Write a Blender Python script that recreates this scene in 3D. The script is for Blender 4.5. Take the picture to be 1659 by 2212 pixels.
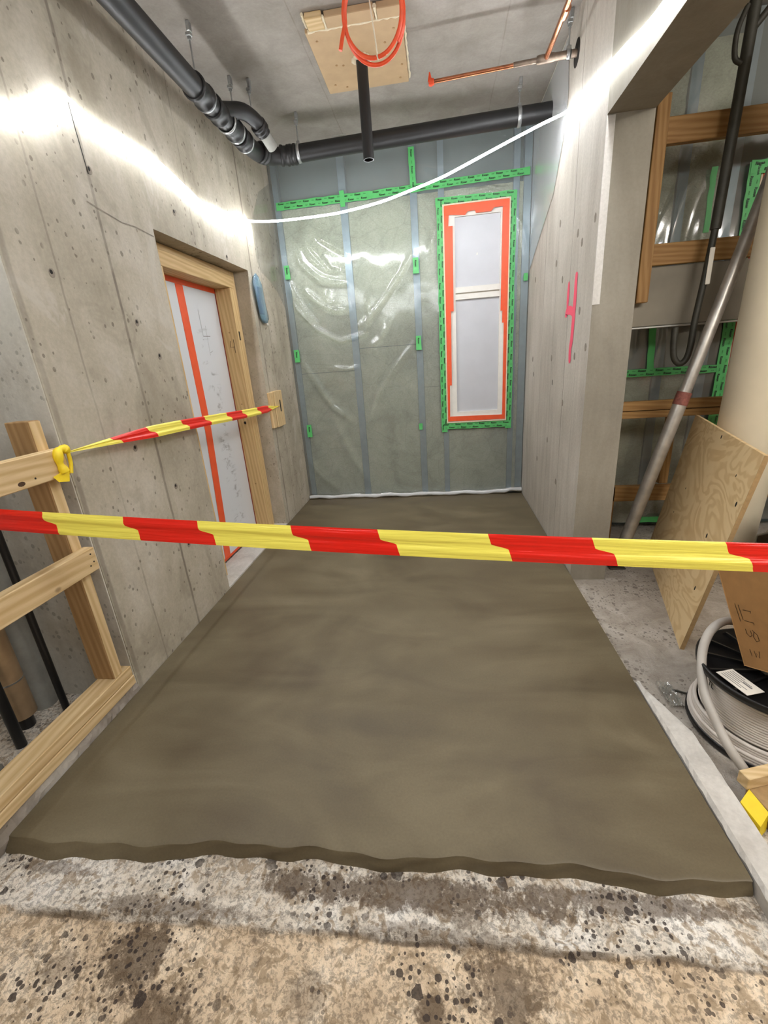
import bpy, bmesh, math, random
from mathutils import Vector, Matrix

for _o in list(bpy.data.objects):
    bpy.data.objects.remove(_o, do_unlink=True)
scene = bpy.context.scene
COL = scene.collection

# ------------------------------------------------------------------ camera
# camera axes solved from the vanishing points of the corridor (metres, z=0 is the wet screed)
cam_d = bpy.data.cameras.new('camera')
cam = bpy.data.objects.new('camera', cam_d)
COL.objects.link(cam)
CAM_RIGHT = Vector((0.990408, 0.119016, -0.070201))
CAM_UP = Vector((0.026033, 0.338234, 0.940702))
CAM_FWD = Vector((-0.135703, 0.933506, -0.331891))
cam.matrix_world = Matrix((
    (CAM_RIGHT.x, CAM_UP.x, -CAM_FWD.x, 0.0),
    (CAM_RIGHT.y, CAM_UP.y, -CAM_FWD.y, 0.0),
    (CAM_RIGHT.z, CAM_UP.z, -CAM_FWD.z, 1.385),
    (0, 0, 0, 1)))
cam_d.sensor_fit = 'VERTICAL'
cam_d.sensor_height = 36.0
cam_d.lens = 36.0 * 936.868 / 2212.0
cam_d.clip_start = 0.02
scene.camera = cam

# ------------------------------------------------------------------ world, exposure
world = bpy.data.worlds.new('world')
scene.world = world
world.use_nodes = True
world.node_tree.nodes['Background'].inputs[0].default_value = (0.9, 0.95, 1.0, 1)
world.node_tree.nodes['Background'].inputs[1].default_value = 0.02
scene.cycles.use_light_tree = False
scene.view_settings.view_transform = 'Standard'
scene.view_settings.look = 'None'
scene.view_settings.gamma = 1.0
scene.view_settings.use_curve_mapping = False
scene.view_settings.exposure = 2.2
LED_STRENGTH = 30.0

# room constants
XL, XR, YB, ZC = -1.445, 0.80, 4.415, 3.10
ZF = -0.045            # raw concrete floor below the screed
YPIER = 2.62           # near end of the right-hand wall
XP = 1.01              # far face of the right-hand wall
YR = 3.47              # rear wall of the side room
random.seed(7)

# ------------------------------------------------------------------ material helpers
def lin(r, g, b):
    f = lambda c: (c / 255 / 12.92) if c / 255 <= 0.04045 else ((c / 255 + 0.055) / 1.055) ** 2.4
    return (f(r), f(g), f(b), 1.0)

class NT:
    """small node-tree writer"""
    def __init__(self, name):
        self.m = bpy.data.materials.new(name)
        self.m.use_nodes = True
        self.t = self.m.node_tree
        self.t.nodes.clear()
        self.out = self.t.nodes.new('ShaderNodeOutputMaterial')
    def n(self, kind, **kw):
        nd = self.t.nodes.new('ShaderNode' + kind)
        for k, v in kw.items():
            setattr(nd, k, v)
        return nd
    def l(self, a, b):
        self.t.links.new(a, b)
    def val(self, sock, v):
        if hasattr(v, 'is_linked') or hasattr(v, 'links'):
            self.l(v, sock)
        else:
            sock.default_value = v
    def pos(self, scale=(1, 1, 1), rot=(0, 0, 0)):
        g = self.n('NewGeometry')
        mp = self.n('Mapping')
        mp.inputs['Scale'].default_value = scale
        mp.inputs['Rotation'].default_value = rot
        self.l(g.outputs['Position'], mp.inputs['Vector'])
        return mp.outputs[0]
    def xyz(self):
        g = self.n('NewGeometry'); s = self.n('SeparateXYZ')
        self.l(g.outputs['Position'], s.inputs[0])
        return s.outputs
    def noise(self, vec, scale, detail=4, rough=0.55, dist=0.0):
        nd = self.n('TexNoise')
        self.l(vec, nd.inputs['Vector'])
        nd.inputs['Scale'].default_value = scale
        nd.inputs['Detail'].default_value = detail
        nd.inputs['Roughness'].default_value = rough
        nd.inputs['Distortion'].default_value = dist
        return nd.outputs['Fac']
    def voro(self, vec, scale, feature='F1', rnd=1.0, dims='3D'):
        nd = self.n('TexVoronoi'); nd.feature = feature; nd.voronoi_dimensions = dims
        self.l(vec, nd.inputs['Vector'])
        nd.inputs['Scale'].default_value = scale
        nd.inputs['Randomness'].default_value = rnd
        return nd
    def math(self, op, a, b=0.0, c=0.0, clamp=False):
        nd = self.n('Math'); nd.operation = op; nd.use_clamp = clamp
        self.val(nd.inputs[0], a); self.val(nd.inputs[1], b)
        if len(nd.inputs) > 2: self.val(nd.inputs[2], c)
        return nd.outputs[0]
    def ramp(self, fac, stops, interp='LINEAR'):
        nd = self.n('ValToRGB'); e = nd.color_ramp.elements
        nd.color_ramp.interpolation = interp
        while len(e) < len(stops): e.new(0.5)
        for el, (p, c) in zip(e, stops):
            el.position = p
            el.color = c if isinstance(c, tuple) else (c, c, c, 1)
        self.l(fac, nd.inputs[0])
        return nd.outputs[0]
    def smooth(self, v, lo, hi, a=0.0, b=1.0):
        nd = self.n('MapRange'); nd.interpolation_type = 'SMOOTHSTEP'
        self.val(nd.inputs[0], v)
        nd.inputs[1].default_value = lo; nd.inputs[2].default_value = hi
        nd.inputs[3].default_value = a; nd.inputs[4].default_value = b
        return nd.outputs[0]
    def mix(self, fac, a, b, mode='MIX'):
        nd = self.n('MixRGB'); nd.blend_type = mode
        self.val(nd.inputs[0], fac); self.val(nd.inputs[1], a); self.val(nd.inputs[2], b)
        return nd.outputs[0]
    def bump(self, h, strength=0.4, dist=0.01):
        nd = self.n('Bump')
        nd.inputs['Strength'].default_value = strength
        nd.inputs['Distance'].default_value = dist
        self.l(h, nd.inputs['Height'])
        return nd.outputs[0]
    def principled(self, col, rough=0.6, metal=0.0, normal=None, spec=0.5, **kw):
        p = self.n('BsdfPrincipled')
        self.val(p.inputs['Base Color'], col)
        self.val(p.inputs['Roughness'], rough)
        self.val(p.inputs['Metallic'], metal)
        self.val(p.inputs['Specular IOR Level'], spec)
        if normal is not None: self.l(normal, p.inputs['Normal'])
        for k, v in kw.items(): self.val(p.inputs[k], v)
        return p.outputs[0]
    def done(self, shader):
        self.l(shader, self.out.inputs[0])
        return self.m

def plain(name, col, rough=0.55, metal=0.0, var=0.12, scale=18.0, bump=0.0, spec=0.5):
    t = NT(name); p = t.pos()
    f = t.noise(p, scale, 3)
    lo = tuple(c * (1 - var) for c in col[:3]) + (1,)
    hi = tuple(min(1, c * (1 + var)) for c in col[:3]) + (1,)
    c = t.ramp(f, [(0.3, lo), (0.7, hi)])
    nrm = t.bump(t.noise(p, scale * 4, 3), bump, 0.004) if bump else None
    return t.done(t.principled(c, rough, metal, nrm, spec))

def concrete(name, axis, seams=(), cols=((150, 143, 131), (176, 168, 156), (196, 189, 178)), grain=1.0, pits=1.0, streak=2.0):
    """cast concrete: mottling, streaks along z, air holes, form joints at the given coordinates"""
    t = NT(name)
    p = t.pos()
    big = t.noise(p, 1.6, 3, 0.6, 0.4)
    mid = t.noise(t.pos(scale=(streak, streak, 0.35)), 3.2, 4, 0.65, 0.6)
    fine = t.noise(p, 60, 2, 0.7)
    f = t.math('ADD', t.math('MULTIPLY', big, 0.5), t.math('MULTIPLY', mid, 0.5))
    c = t.ramp(f, [(0.36, lin(*cols[0])), (0.5, lin(*cols[1])), (0.64, lin(*cols[2]))])
    c = t.mix(0.7 * grain, c, t.ramp(fine, [(0.3, 0.86), (0.7, 1.06)]), 'MULTIPLY')
    if pits >= 0.5:
        # air holes in patches
        cloud = t.noise(t.pos(scale=(1, 1, 0.7)), 2.7, 4, 0.7, 0.9)
        for vs_, th_, mx_, lo_ in ((17, 0.70, 0.34, 0.50), (44, 0.55, 0.44, 0.42)):
            v = t.voro(t.pos(scale=(1, 1, 0.8)), vs_)
            r = t.n('SeparateXYZ'); t.l(v.outputs['Color'], r.inputs[0])
            hole = t.math('MULTIPLY', t.math('GREATER_THAN', r.outputs[0], th_), t.math('LESS_THAN', v.outputs['Distance'], t.math('MULTIPLY', r.outputs[1], mx_)))
            hole = t.math('MULTIPLY', hole, t.smooth(cloud, lo_, lo_ + 0.10, 0.0, 0.6 * pits))
            c = t.mix(hole, c, lin(84, 76, 64))
        # darker clouds and pale smears of cement paste
        c = t.mix(t.smooth(cloud, 0.50, 0.64, 0.0, 0.30 * pits), c, lin(128, 118, 102))
        c = t.mix(t.smooth(cloud, 0.40, 0.33, 0.0, 0.38 * min(1.0, pits)), c, lin(203, 197, 187))
    h = t.math('MULTIPLY', fine, 0.3 * grain)
    if seams:
        u = t.xyz()[axis]
        u = t.math('ADD', u, t.math('MULTIPLY', t.math('SUBTRACT', big, 0.5), 0.03))
        tot = None
        for s, w, k in seams:
            d = t.math('ABSOLUTE', t.math('SUBTRACT', u, s))
            m = t.math('MULTIPLY', t.smooth(d, w * 0.35, w, 1.0, 0.0), k)
            tot = m if tot is None else t.math('MAXIMUM', tot, m)
        tot = t.math('MULTIPLY', tot, t.smooth(mid, 0.44, 0.62, 1.0, 0.45))
        c = t.mix(tot, c, lin(112, 103, 92))
    return t.done(t.principled(c, 0.75, 0, t.bump(h, 0.5, 0.006), 0.3))

def wood(name, axis, light=(222, 196, 152), dark=(196, 164, 116), knots=True):
    t = NT(name)
    sc = [14, 14, 14]; sc[axis] = 0.9
    p = t.pos(scale=tuple(sc))
    g = t.noise(p, 3.0, 3, 0.6, 0.8)
    w = t.n('TexWave'); w.wave_type = 'BANDS'; w.bands_direction = 'DIAGONAL'
    t.l(p, w.inputs['Vector']); w.inputs['Scale'].default_value = 1.6; w.inputs['Distortion'].default_value = 5
    w.inputs['Detail'].default_value = 3
    f = t.math('ADD', t.math('MULTIPLY', g, 0.65), t.math('MULTIPLY', w.outputs['Fac'], 0.35))
    c = t.ramp(f, [(0.25, lin(*dark)), (0.75, lin(*light))])
    if knots:
        ks = [3.2, 3.2, 3.2]; ks[axis] = 2.0
        v = t.voro(t.pos(scale=tuple(ks)), 2.6)
        k = t.smooth(v.outputs['Distance'], 0.03, 0.10, 0.5, 0.0)
        c = t.mix(k, c, lin(92, 60, 34))
    return t.done(t.principled(c, 0.62, 0, None, 0.3))

def emitter(name, col, strength):
    t = NT(name); e = t.n('Emission')
    e.inputs[0].default_value = col; e.inputs[1].default_value = strength
    return t.done(e.outputs[0])

def film(name, tint=(0.93, 0.96, 0.95), haze=0.10, hazecol=(0.75, 0.8, 0.78, 1), rough=0.06, ior=1.5, gain=1.0):
    """thin clear plastic film: lets light through, mirrors lamps, a little milky"""
    t = NT(name)
    tr = t.n('BsdfTransparent'); tr.inputs[0].default_value = tint + (1,)
    gl = t.n('BsdfGlossy'); gl.inputs['Roughness'].default_value = rough
    df = t.n('BsdfDiffuse'); df.inputs[0].default_value = hazecol
    p = t.pos()
    b = t.bump(t.noise(p, 5, 1, 0.5, 0.8), 0.10, 0.03)
    t.l(b, gl.inputs['Normal'])
    fr = t.n('Fresnel'); fr.inputs[0].default_value = ior
    fac = t.math('MULTIPLY', fr.outputs[0], 1.6 * gain, clamp=True)
    m1 = t.n('MixShader'); m1.inputs[0].default_value = haze
    t.l(tr.outputs[0], m1.inputs[1]); t.l(df.outputs[0], m1.inputs[2])
    m2 = t.n('MixShader'); t.l(fac, m2.inputs[0])
    t.l(m1.outputs[0], m2.inputs[1]); t.l(gl.outputs[0], m2.inputs[2])
    return t.done(m2.outputs[0])

# ------------------------------------------------------------------ mesh helpers
ORI = {}
class MB:
    def __init__(self):
        self.v = []; self.f = []; self.mi = []; self.sm = []
    def add(self, verts, faces, smooth=False, mi=0):
        o = len(self.v)
        self.v += [tuple(q) for q in verts]
        for f in faces:
            self.f.append(tuple(i + o for i in f)); self.mi.append(mi); self.sm.append(smooth)
        return self
    def box(self, x0, x1, y0, y1, z0, z1, mi=0):
        vs = [(x, y, z) for z in (z0, z1) for y in (y0, y1) for x in (x0, x1)]
        return self.add(vs, [(0, 2, 3, 1), (4, 5, 7, 6), (0, 1, 5, 4), (2, 6, 7, 3), (0, 4, 6, 2), (1, 3, 7, 5)], mi=mi)
    def cbox(self, x0, x1, y0, y1, z0, z1, b=0.003):
        """box with chamfered edges"""
        bm = bmesh.new(); bmesh.ops.create_cube(bm, size=1)
        for q in bm.verts:
            q.co = Vector(((x0 + x1) / 2 + q.co.x * (x1 - x0), (y0 + y1) / 2 + q.co.y * (y1 - y0), (z0 + z1) / 2 + q.co.z * (z1 - z0)))
        bmesh.ops.bevel(bm, geom=list(bm.edges), offset=b, segments=1, affect='EDGES')
        return self.bm(bm)
    def bm(self, bm, smooth=False, mat=None):
        bm.verts.index_update()
        vs = [(mat @ q.co) if mat else q.co.copy() for q in bm.verts]
        fs = [[q.index for q in f.verts] for f in bm.faces]
        bm.free()
        return self.add(vs, fs, smooth)
    def obox(self, o, a, b, c, bev=0.0):
        """oriented box from corner o with edge vectors a, b, c"""
        o, a, b, c = map(Vector, (o, a, b, c))
        m = Matrix(((a.x, b.x, c.x, o.x), (a.y, b.y, c.y, o.y), (a.z, b.z, c.z, o.z), (0, 0, 0, 1)))
        bm = bmesh.new(); bmesh.ops.create_cube(bm, size=1)
        for q in bm.verts: q.co = m @ (q.co + Vector((.5, .5, .5)))
        if bev: bmesh.ops.bevel(bm, geom=list(bm.edges), offset=bev, segments=1, affect='EDGES')
        bmesh.ops.recalc_face_normals(bm, faces=bm.faces)
        return self.bm(bm)
    def tube(self, path, r, seg=12, cap=True, smooth=True, closed=False):
        path = [Vector(q) for q in path]; n = len(path)
        rad = r if isinstance(r, (list, tuple)) else [r] * n
        vs = []; up = None
        for i, q in enumerate(path):
            if closed: d = path[(i + 1) % n] - path[i - 1]
            else: d = path[min(i + 1, n - 1)] - path[max(i - 1, 0)]
            d.normalize()
            if up is None:
                up = Vector((0, 0, 1)) if abs(d.z) < 0.9 else Vector((0, 1, 0))
            s = d.cross(up)
            if s.length < 1e-5: s = d.cross(Vector((1, 0.3, 0)))
            s.normalize(); up = s.cross(d).normalized()
            for k in range(seg):
                a = 2 * math.pi * k / seg
                vs.append(q + (s * math.cos(a) + up * math.sin(a)) * rad[i])
        fs = []
        for i in range(n if closed else n - 1):
            j = (i + 1) % n
            for k in range(seg):
                fs.append((i * seg + k, i * seg + (k + 1) % seg, j * seg + (k + 1) % seg, j * seg + k))
        self.add(vs, fs, smooth)
        if cap and not closed:
            self.add(vs[:seg], [tuple(range(seg))]); self.add(vs[-seg:], [tuple(reversed(range(seg)))])
        return self
    def lathe(self, c, prof, seg=48, smooth=True, closed=False):
        """revolve (r, z) profile about the vertical through c"""
        vs = []; n = len(prof)
        for r, z in prof:
            for k in range(seg):
                a = 2 * math.pi * k / seg
                vs.append((c[0] + r * math.cos(a), c[1] + r * math.sin(a), c[2] + z))
        fs = []
        for i in range(n if closed else n - 1):
            j = (i + 1) % n
            for k in range(seg):
                fs.append((i * seg + k, i * seg + (k + 1) % seg, j * seg + (k + 1) % seg, j * seg + k))
        return self.add(vs, fs, smooth)
    def disc(self, c, n, rx, ry, seg=14, t=0.002, rot=0.0):
        """thin elliptical plate at c facing n (rx sideways, ry upwards)"""
        c, n = Vector(c), Vector(n).normalized()
        s = n.cross(Vector((0, 0, 1))) if abs(n.z) < 0.9 else Vector((1, 0, 0))
        s.normalize(); u = s.cross(n)
        vs = []
        for h in (0, t):
            for k in range(seg):
                a = 2 * math.pi * k / seg
                ca, sa = math.cos(a) * rx, math.sin(a) * ry
                vs.append(c + s * (ca * math.cos(rot) - sa * math.sin(rot)) + u * (ca * math.sin(rot) + sa * math.cos(rot)) + n * h)
        fs = [tuple(range(seg, 2 * seg))] + [(k, (k + 1) % seg, seg + (k + 1) % seg, seg + k) for k in range(seg)]
        return self.add(vs, fs)
    def build(self, name, mat, parent=None, base=None, smooth_angle=None):
        me = bpy.data.meshes.new(name)
        o = Vector(base) if base is not None else (ORI[parent] if parent is not None else Vector((0, 0, 0)))
        me.from_pydata([Vector(q) - o for q in self.v], [], self.f)
        mats = mat if isinstance(mat, (list, tuple)) else [mat]
        for m in mats: me.materials.append(m)
        for p, mi, sm in zip(me.polygons, self.mi, self.sm):
            p.material_index = mi; p.use_smooth = sm
        me.update()
        ob = bpy.data.objects.new(name, me)
        COL.objects.link(ob)
        if parent is not None:
            ob.parent = parent
            ob.location = o - ORI[parent]
        else:
            ob.location = o
        ORI[ob] = o
        return ob

def tag(o, label, cat, group=None):
    o['label'] = label; o['category'] = cat
    if group: o['group'] = group
    return o
def thing(name, loc, label, cat, group=None):
    o = bpy.data.objects.new(name, None)
    o.empty_display_size = 0.05
    COL.objects.link(o); o.location = loc; ORI[o] = Vector(loc)
    return tag(o, label, cat, group)
def struct(o):
    o['kind'] = 'structure'
    return o

def arc(c, r, a0, a1, ax, ay, n=10):
    c, ax, ay = Vector(c), Vector(ax), Vector(ay)
    return [c + ax * (r * math.cos(a0 + (a1 - a0) * i / n)) + ay * (r * math.sin(a0 + (a1 - a0) * i / n)) for i in range(n + 1)]
def smoothpath(pts, sub=6):
    """Catmull-Rom through the points"""
    P = [Vector(q) for q in pts]; P = [2 * P[0] - P[1]] + P + [2 * P[-1] - P[-2]]
    out = []
    for i in range(1, len(P) - 2):
        for k in range(sub):
            t = k / sub
            out.append(0.5 * ((2 * P[i]) + (P[i + 1] - P[i - 1]) * t + (2 * P[i - 1] - 5 * P[i] + 4 * P[i + 1] - P[i + 2]) * t * t + (3 * P[i] - P[i - 1] - 3 * P[i + 1] + P[i + 2]) * t ** 3))
    out.append(P[-2]); return out
def ribbon(pts, width, n, mb=None, t=0.0015):
    """flat paint or pen stroke on a surface with normal n"""
    mb = mb or MB(); n = Vector(n).normalized(); P = [Vector(q) for q in pts]; vs = []
    W = width if isinstance(width, (list, tuple)) else [width] * len(P)
    for i, q in enumerate(P):
        d = (P[min(i + 1, len(P) - 1)] - P[max(i - 1, 0)]).normalized(); s = d.cross(n).normalized()
        vs += [q + s * W[i] / 2 + n * t, q - s * W[i] / 2 + n * t]
    return mb.add(vs, [(2 * i, 2 * i + 1, 2 * i + 3, 2 * i + 2) for i in range(len(P) - 1)])

def word_mesh(text, size, bold=0.0, shear=0.0):
    cu = bpy.data.curves.new('lettering', 'FONT'); cu.body = text; cu.size = size
    cu.offset = bold; cu.shear = shear; cu.align_x = 'CENTER'; cu.align_y = 'CENTER'; cu.resolution_u = 2
    ob = bpy.data.objects.new('lettering', cu); COL.objects.link(ob)
    dg = bpy.context.evaluated_depsgraph_get(); dg.update()
    me = ob.evaluated_get(dg).to_mesh()
    vs = [q.co.copy() for q in me.vertices]; fs = [tuple(p.vertices) for p in me.polygons]
    ob.evaluated_get(dg).to_mesh_clear(); bpy.data.objects.remove(ob); bpy.data.curves.remove(cu)
    return vs, fs

# ------------------------------------------------------------------ materials
M = {}
M['wall_l'] = concrete('concrete_left', 1, [(1.512, 0.018, 0.55), (2.04, 0.012, 0.8), (1.72, 0.007, 0.4), (2.87, 0.007, 0.35), (3.70, 0.013, 0.75), (3.90, 0.007, 0.5)],
                       cols=((160, 151, 134), (181, 172, 155), (199, 191, 177)), pits=1.0, streak=1.0)
M['wall_r'] = concrete('concrete_board_marked', 1, [(3.78, 0.006, 0.8), (3.42, 0.005, 0.4), (3.08, 0.006, 0.8), (2.84, 0.004, 0.35), (4.08, 0.004, 0.4)],
                       cols=((172, 164, 153), (188, 181, 170), (202, 195, 185)), pits=0.25, streak=3.0)
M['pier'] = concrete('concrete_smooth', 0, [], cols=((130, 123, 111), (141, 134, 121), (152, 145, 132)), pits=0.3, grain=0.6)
M['ceil'] = concrete('concrete_ceiling', 0, [(-0.72, 0.005, 0.4), (0.42, 0.005, 0.35)],
                     cols=((142, 135, 127), (155, 148, 140), (167, 160, 153)), pits=0.2, grain=0.7)
M['return'] = concrete('concrete_return', 0, [], cols=((196, 192, 180), (210, 206, 196), (222, 219, 210)), pits=0.6, grain=0.8)
M['kerb'] = concrete('concrete_kerb', 0, [], cols=((120, 110, 100), (158, 148, 138), (184, 176, 166)), pits=1.0)
M['kerb_w'] = concrete('concrete_pale_kerb', 0, [], cols=((176, 170, 162), (200, 195, 188), (212, 208, 202)), pits=0.3)
M['dark'] = plain('dark_concrete', lin(120, 115, 105), 0.9)

def screed():
    t = NT('wet_screed')
    p = t.pos()
    a = t.noise(p, 1.1, 3, 0.6, 1.2)
    mp = t.n('Mapping'); mp.inputs['Scale'].default_value = (0.7, 1.8, 1); mp.inputs['Rotation'].default_value = (0, 0, 0.25)
    g = t.n('NewGeometry'); t.l(g.outputs['Position'], mp.inputs['Vector'])
    sw = t.noise(mp.outputs[0], 1.7, 3, 0.5, 1.6)
    f = t.math('ADD', t.math('MULTIPLY', a, 0.5), t.math('MULTIPLY', sw, 0.5))
    c = t.ramp(f, [(0.34, lin(88, 76, 57)), (0.5, lin(106, 95, 73)), (0.64, lin(120, 109, 86))])
    fine = t.noise(p, 130, 2, 0.7)
    c = t.mix(0.6, c, t.ramp(fine, [(0.3, 0.86), (0.7, 1.08)]), 'MULTIPLY')
    rough = t.smooth(f, 0.35, 0.65, 0.42, 0.58)
    h = t.math('ADD', t.math('MULTIPLY', fine, 0.16), t.math('MULTIPLY', sw, 0.4))
    return t.done(t.principled(c, rough, 0, t.bump(h, 0.20, 0.010), 0.35))
M['screed'] = screed()

def rawfloor():
    t = NT('spattered_floor')
    p = t.pos(); co = t.xyz()
    a = t.noise(p, 5.5, 4, 0.68, 0.6)
    beige = t.ramp(a, [(0.32, lin(190, 166, 138)), (0.5, lin(220, 197, 168)), (0.68, lin(236, 218, 194))])
    white = t.ramp(a, [(0.32, lin(196, 182, 164)), (0.5, lin(222, 212, 198)), (0.68, lin(240, 234, 226))])
    wobn = t.math('MULTIPLY', t.math('SUBTRACT', t.noise(p, 9, 3), 0.5), 0.03)
    yc = t.math('ADD', t.math('MULTIPLY', co[0], 0.0234), 0.690)
    d = t.math('ADD', t.math('SUBTRACT', co[1], yc), wobn)
    c = t.mix(t.smooth(d, -0.006, 0.006), beige, white)
    fine = t.noise(p, 75, 3, 0.75, 0.4)
    fine2 = t.noise(p, 26, 3, 0.7, 0.8)
    c = t.mix(0.9, c, t.ramp(fine, [(0.40, 0.50), (0.54, 1.05)]), 'MULTIPLY')
    c = t.mix(t.smooth(fine2, 0.52, 0.62, 0.0, 0.7), c, lin(150, 128, 100))
    crk = t.math('MULTIPLY', t.smooth(t.math('ABSOLUTE', d), 0.002, 0.008, 1.0, 0.0), t.smooth(t.noise(p, 6, 3), 0.38, 0.55))
    c = t.mix(t.math('MULTIPLY', crk, 0.75), c, lin(92, 76, 58))
    # damp stains left by the screeding work
    edge = t.math('ADD', t.math('MULTIPLY', t.math('SUBTRACT', t.noise(p, 13, 4, 0.75, 1.2), 0.5), 4.2), t.math('MULTIPLY', t.math('SUBTRACT', t.noise(p, 55, 3, 0.8), 0.5), 3.0))
    tot = None
    for cx, cy, rx, ry, k in ((-0.84, 0.60, 0.085, 0.09, 0.9), (-0.70, 0.47, 0.08, 0.08, 0.8), (-0.10, 0.790, 0.50, 0.040, 0.9), (0.45, 0.815, 0.34, 0.026, 0.8), (0.12, 0.62, 0.10, 0.07, 0.8),
                              (-0.06, 0.555, 0.03, 0.035, 0.9), (-0.80, 0.70, 0.22, 0.022, 0.7), (-0.02, 0.70, 0.22, 0.022, 0.55), (-1.22, 0.770, 0.14, 0.018, 0.6), (-1.02, 0.56, 0.07, 0.03, 0.5), (-0.36, 0.56, 0.05, 0.05, 0.45), (0.03, 0.745, 0.06, 0.03, 0.6)):
        ex = t.math('POWER', t.math('MULTIPLY', t.math('SUBTRACT', co[0], cx), 1 / rx), 2.0)
        ey = t.math('POWER', t.math('MULTIPLY', t.math('SUBTRACT', co[1], cy), 1 / ry), 2.0)
        m = t.math('MULTIPLY', t.smooth(t.math('ADD', t.math('ADD', ex, ey), edge), 0.4, 1.5, 1.0, 0.0), k)
        tot = m if tot is None else t.math('MAXIMUM', tot, m)
    c = t.mix(t.math('MULTIPLY', tot, 0.92), c, lin(86, 68, 49))
    # spatter in three sizes
    sp = None
    for sc, th, mx in ((13, 0.80, 0.26), (30, 0.62, 0.34), (64, 0.55, 0.40)):
        v = t.voro(p, sc, dims='2D')
        r = t.n('SeparateXYZ'); t.l(v.outputs['Color'], r.inputs[0])
        dd = t.math('ADD', v.outputs['Distance'], t.math('MULTIPLY', t.math('SUBTRACT', t.noise(p, 70, 2), 0.5), 0.30))
        m = t.math('MULTIPLY', t.math('GREATER_THAN', r.outputs[0], th), t.math('LESS_THAN', dd, t.math('MULTIPLY', r.outputs[1], mx)))
        m = t.math('MULTIPLY', m, t.smooth(t.noise(p, 3.0, 3), 0.40, 0.56))
        sp = m if sp is None else t.math('MAXIMUM', sp, m)
    c = t.mix(t.math('MULTIPLY', sp, 0.88), c, lin(52, 42, 38))
    # the side room floor is dusty grey
    grey = t.math('MULTIPLY', t.smooth(co[0], 0.80, 0.84), t.smooth(co[1], 0.9, 1.1))
    cg = t.ramp(t.noise(p, 6, 6, 0.72, 0.6), [(0.3, lin(146, 136, 124)), (0.5, lin(172, 163, 152)), (0.7, lin(194, 187, 178))])
    cg = t.mix(t.math('MULTIPLY', sp, 0.6), cg, lin(80, 72, 64))
    c = t.mix(grey, c, cg)
    h = t.math('ADD', t.math('MULTIPLY', fine, 0.8), t.math('MULTIPLY', fine2, 0.9))
    return t.done(t.principled(c, 0.72, 0, t.bump(h, 0.8, 0.010), 0.35))
M['floor'] = rawfloor()

M['wood_x'] = wood('pine_x', 0)
M['wood_y'] = wood('pine_y', 1)
M['wood_z'] = wood('pine_z', 2)
M['wood_frame'] = wood('pine_door_frame', 2, (218, 188, 138), (194, 160, 108))
M['wood_frame_y'] = wood('pine_door_head', 1, (218, 188, 138), (194, 160, 108))
M['wood_post'] = wood('shaded_post_pine', 2, (176, 142, 100), (152, 118, 78))  # shaded side of the post put into its colour; screw heads share it
M['wood_brown_x'] = wood('brown_timber_x', 0, (168, 130, 80), (140, 102, 58))  # darker, browner timber for the side room lattice
M['wood_brown_z'] = wood('brown_timber_z', 2, (168, 130, 80), (140, 102, 58))

def plywood(name, rot, light=(230, 203, 156), dark=(214, 182, 132), scale=1.0):
    t = NT(name)
    p = t.pos(scale=(1.6 * scale, 1.1 * scale, 2.2 * scale), rot=rot)
    n = t.noise(p, 1.3, 3, 0.5, 1.2)
    w = t.math('SINE', t.math('MULTIPLY', n, 66))
    w = t.smooth(w, -0.6, 1.0)
    f = t.math('ADD', t.math('MULTIPLY', w, 0.5), t.math('MULTIPLY', t.noise(t.pos(), 9, 5), 0.5))
    c = t.ramp(f, [(0.25, lin(*light)), (0.8, lin(*dark))])
    return t.done(t.principled(c, 0.6, 0, None, 0.3))
M['ply'] = plywood('plywood_sheet', (0, 0, 0))
M['ply_hatch'] = plain('hatch_board', lin(186, 158, 122), 0.7, var=0.06, scale=12)
M['ply_edge'] = plain('plywood_edge', lin(164, 134, 92), 0.7, scale=60)

M['led'] = emitter('led_rope', (0.93, 0.965, 1.0, 1), LED_STRENGTH)
M['led_added_fill'] = emitter('led_side_room_added_fill', (1.0, 0.965, 0.90, 1), LED_STRENGTH * 1.55)  # emission of an unseen strand added as fill for the side room
M['led_back'] = emitter('led_rope_casing', (0.93, 0.965, 1.0, 1), LED_STRENGTH * 0.16)
M['black_pipe'] = plain('black_plastic_pipe', lin(27, 26, 26), 0.45, var=0.2, scale=9, bump=0.05)
M['black'] = plain('black_plastic', lin(24, 24, 25), 0.35, var=0.2)
M['bag_black'] = plain('black_sack', lin(16, 16, 17), 0.18, var=0.2)
M['iron'] = plain('dark_iron', lin(62, 60, 52), 0.55, 0.2, var=0.25)
M['steel'] = plain('galvanised_steel', lin(176, 178, 178), 0.32, 0.85, var=0.15, scale=30)
M['prop'] = plain('prop_steel', lin(186, 180, 172), 0.34, 0.6, var=0.22, scale=14)
M['rust'] = plain('rusty_collar', lin(140, 84, 74), 0.7, 0.2, var=0.3, scale=60)
M['stud'] = plain('blue_grey_stud', lin(150, 168, 180), 0.4, 0.35, var=0.08)
M['plate'] = plain('blue_grey_board', lin(112, 126, 128), 0.7, var=0.10, scale=3)
def wool():
    t = NT('mineral_wool'); p = t.pos()
    n = t.noise(p, 3.2, 4, 0.68, 0.5); f = t.noise(t.pos(scale=(1, 1, 1.6)), 70, 2, 0.7)
    cr = t.smooth(t.voro(t.pos(scale=(1, 1, 1.3)), 3.4, 'DISTANCE_TO_EDGE').outputs['Distance'], 0.0, 0.03, 0.12, 0.0)
    c = t.ramp(n, [(0.3, lin(172, 174, 152)), (0.5, lin(198, 200, 178)), (0.7, lin(216, 217, 197))])
    c = t.mix(0.8, c, t.ramp(f, [(0.3, 0.8), (0.7, 1.08)]), 'MULTIPLY')
    c = t.mix(cr, c, lin(92, 90, 74))
    return t.done(t.principled(c, 0.95, 0, t.bump(f, 0.6, 0.01), 0.1))
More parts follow.
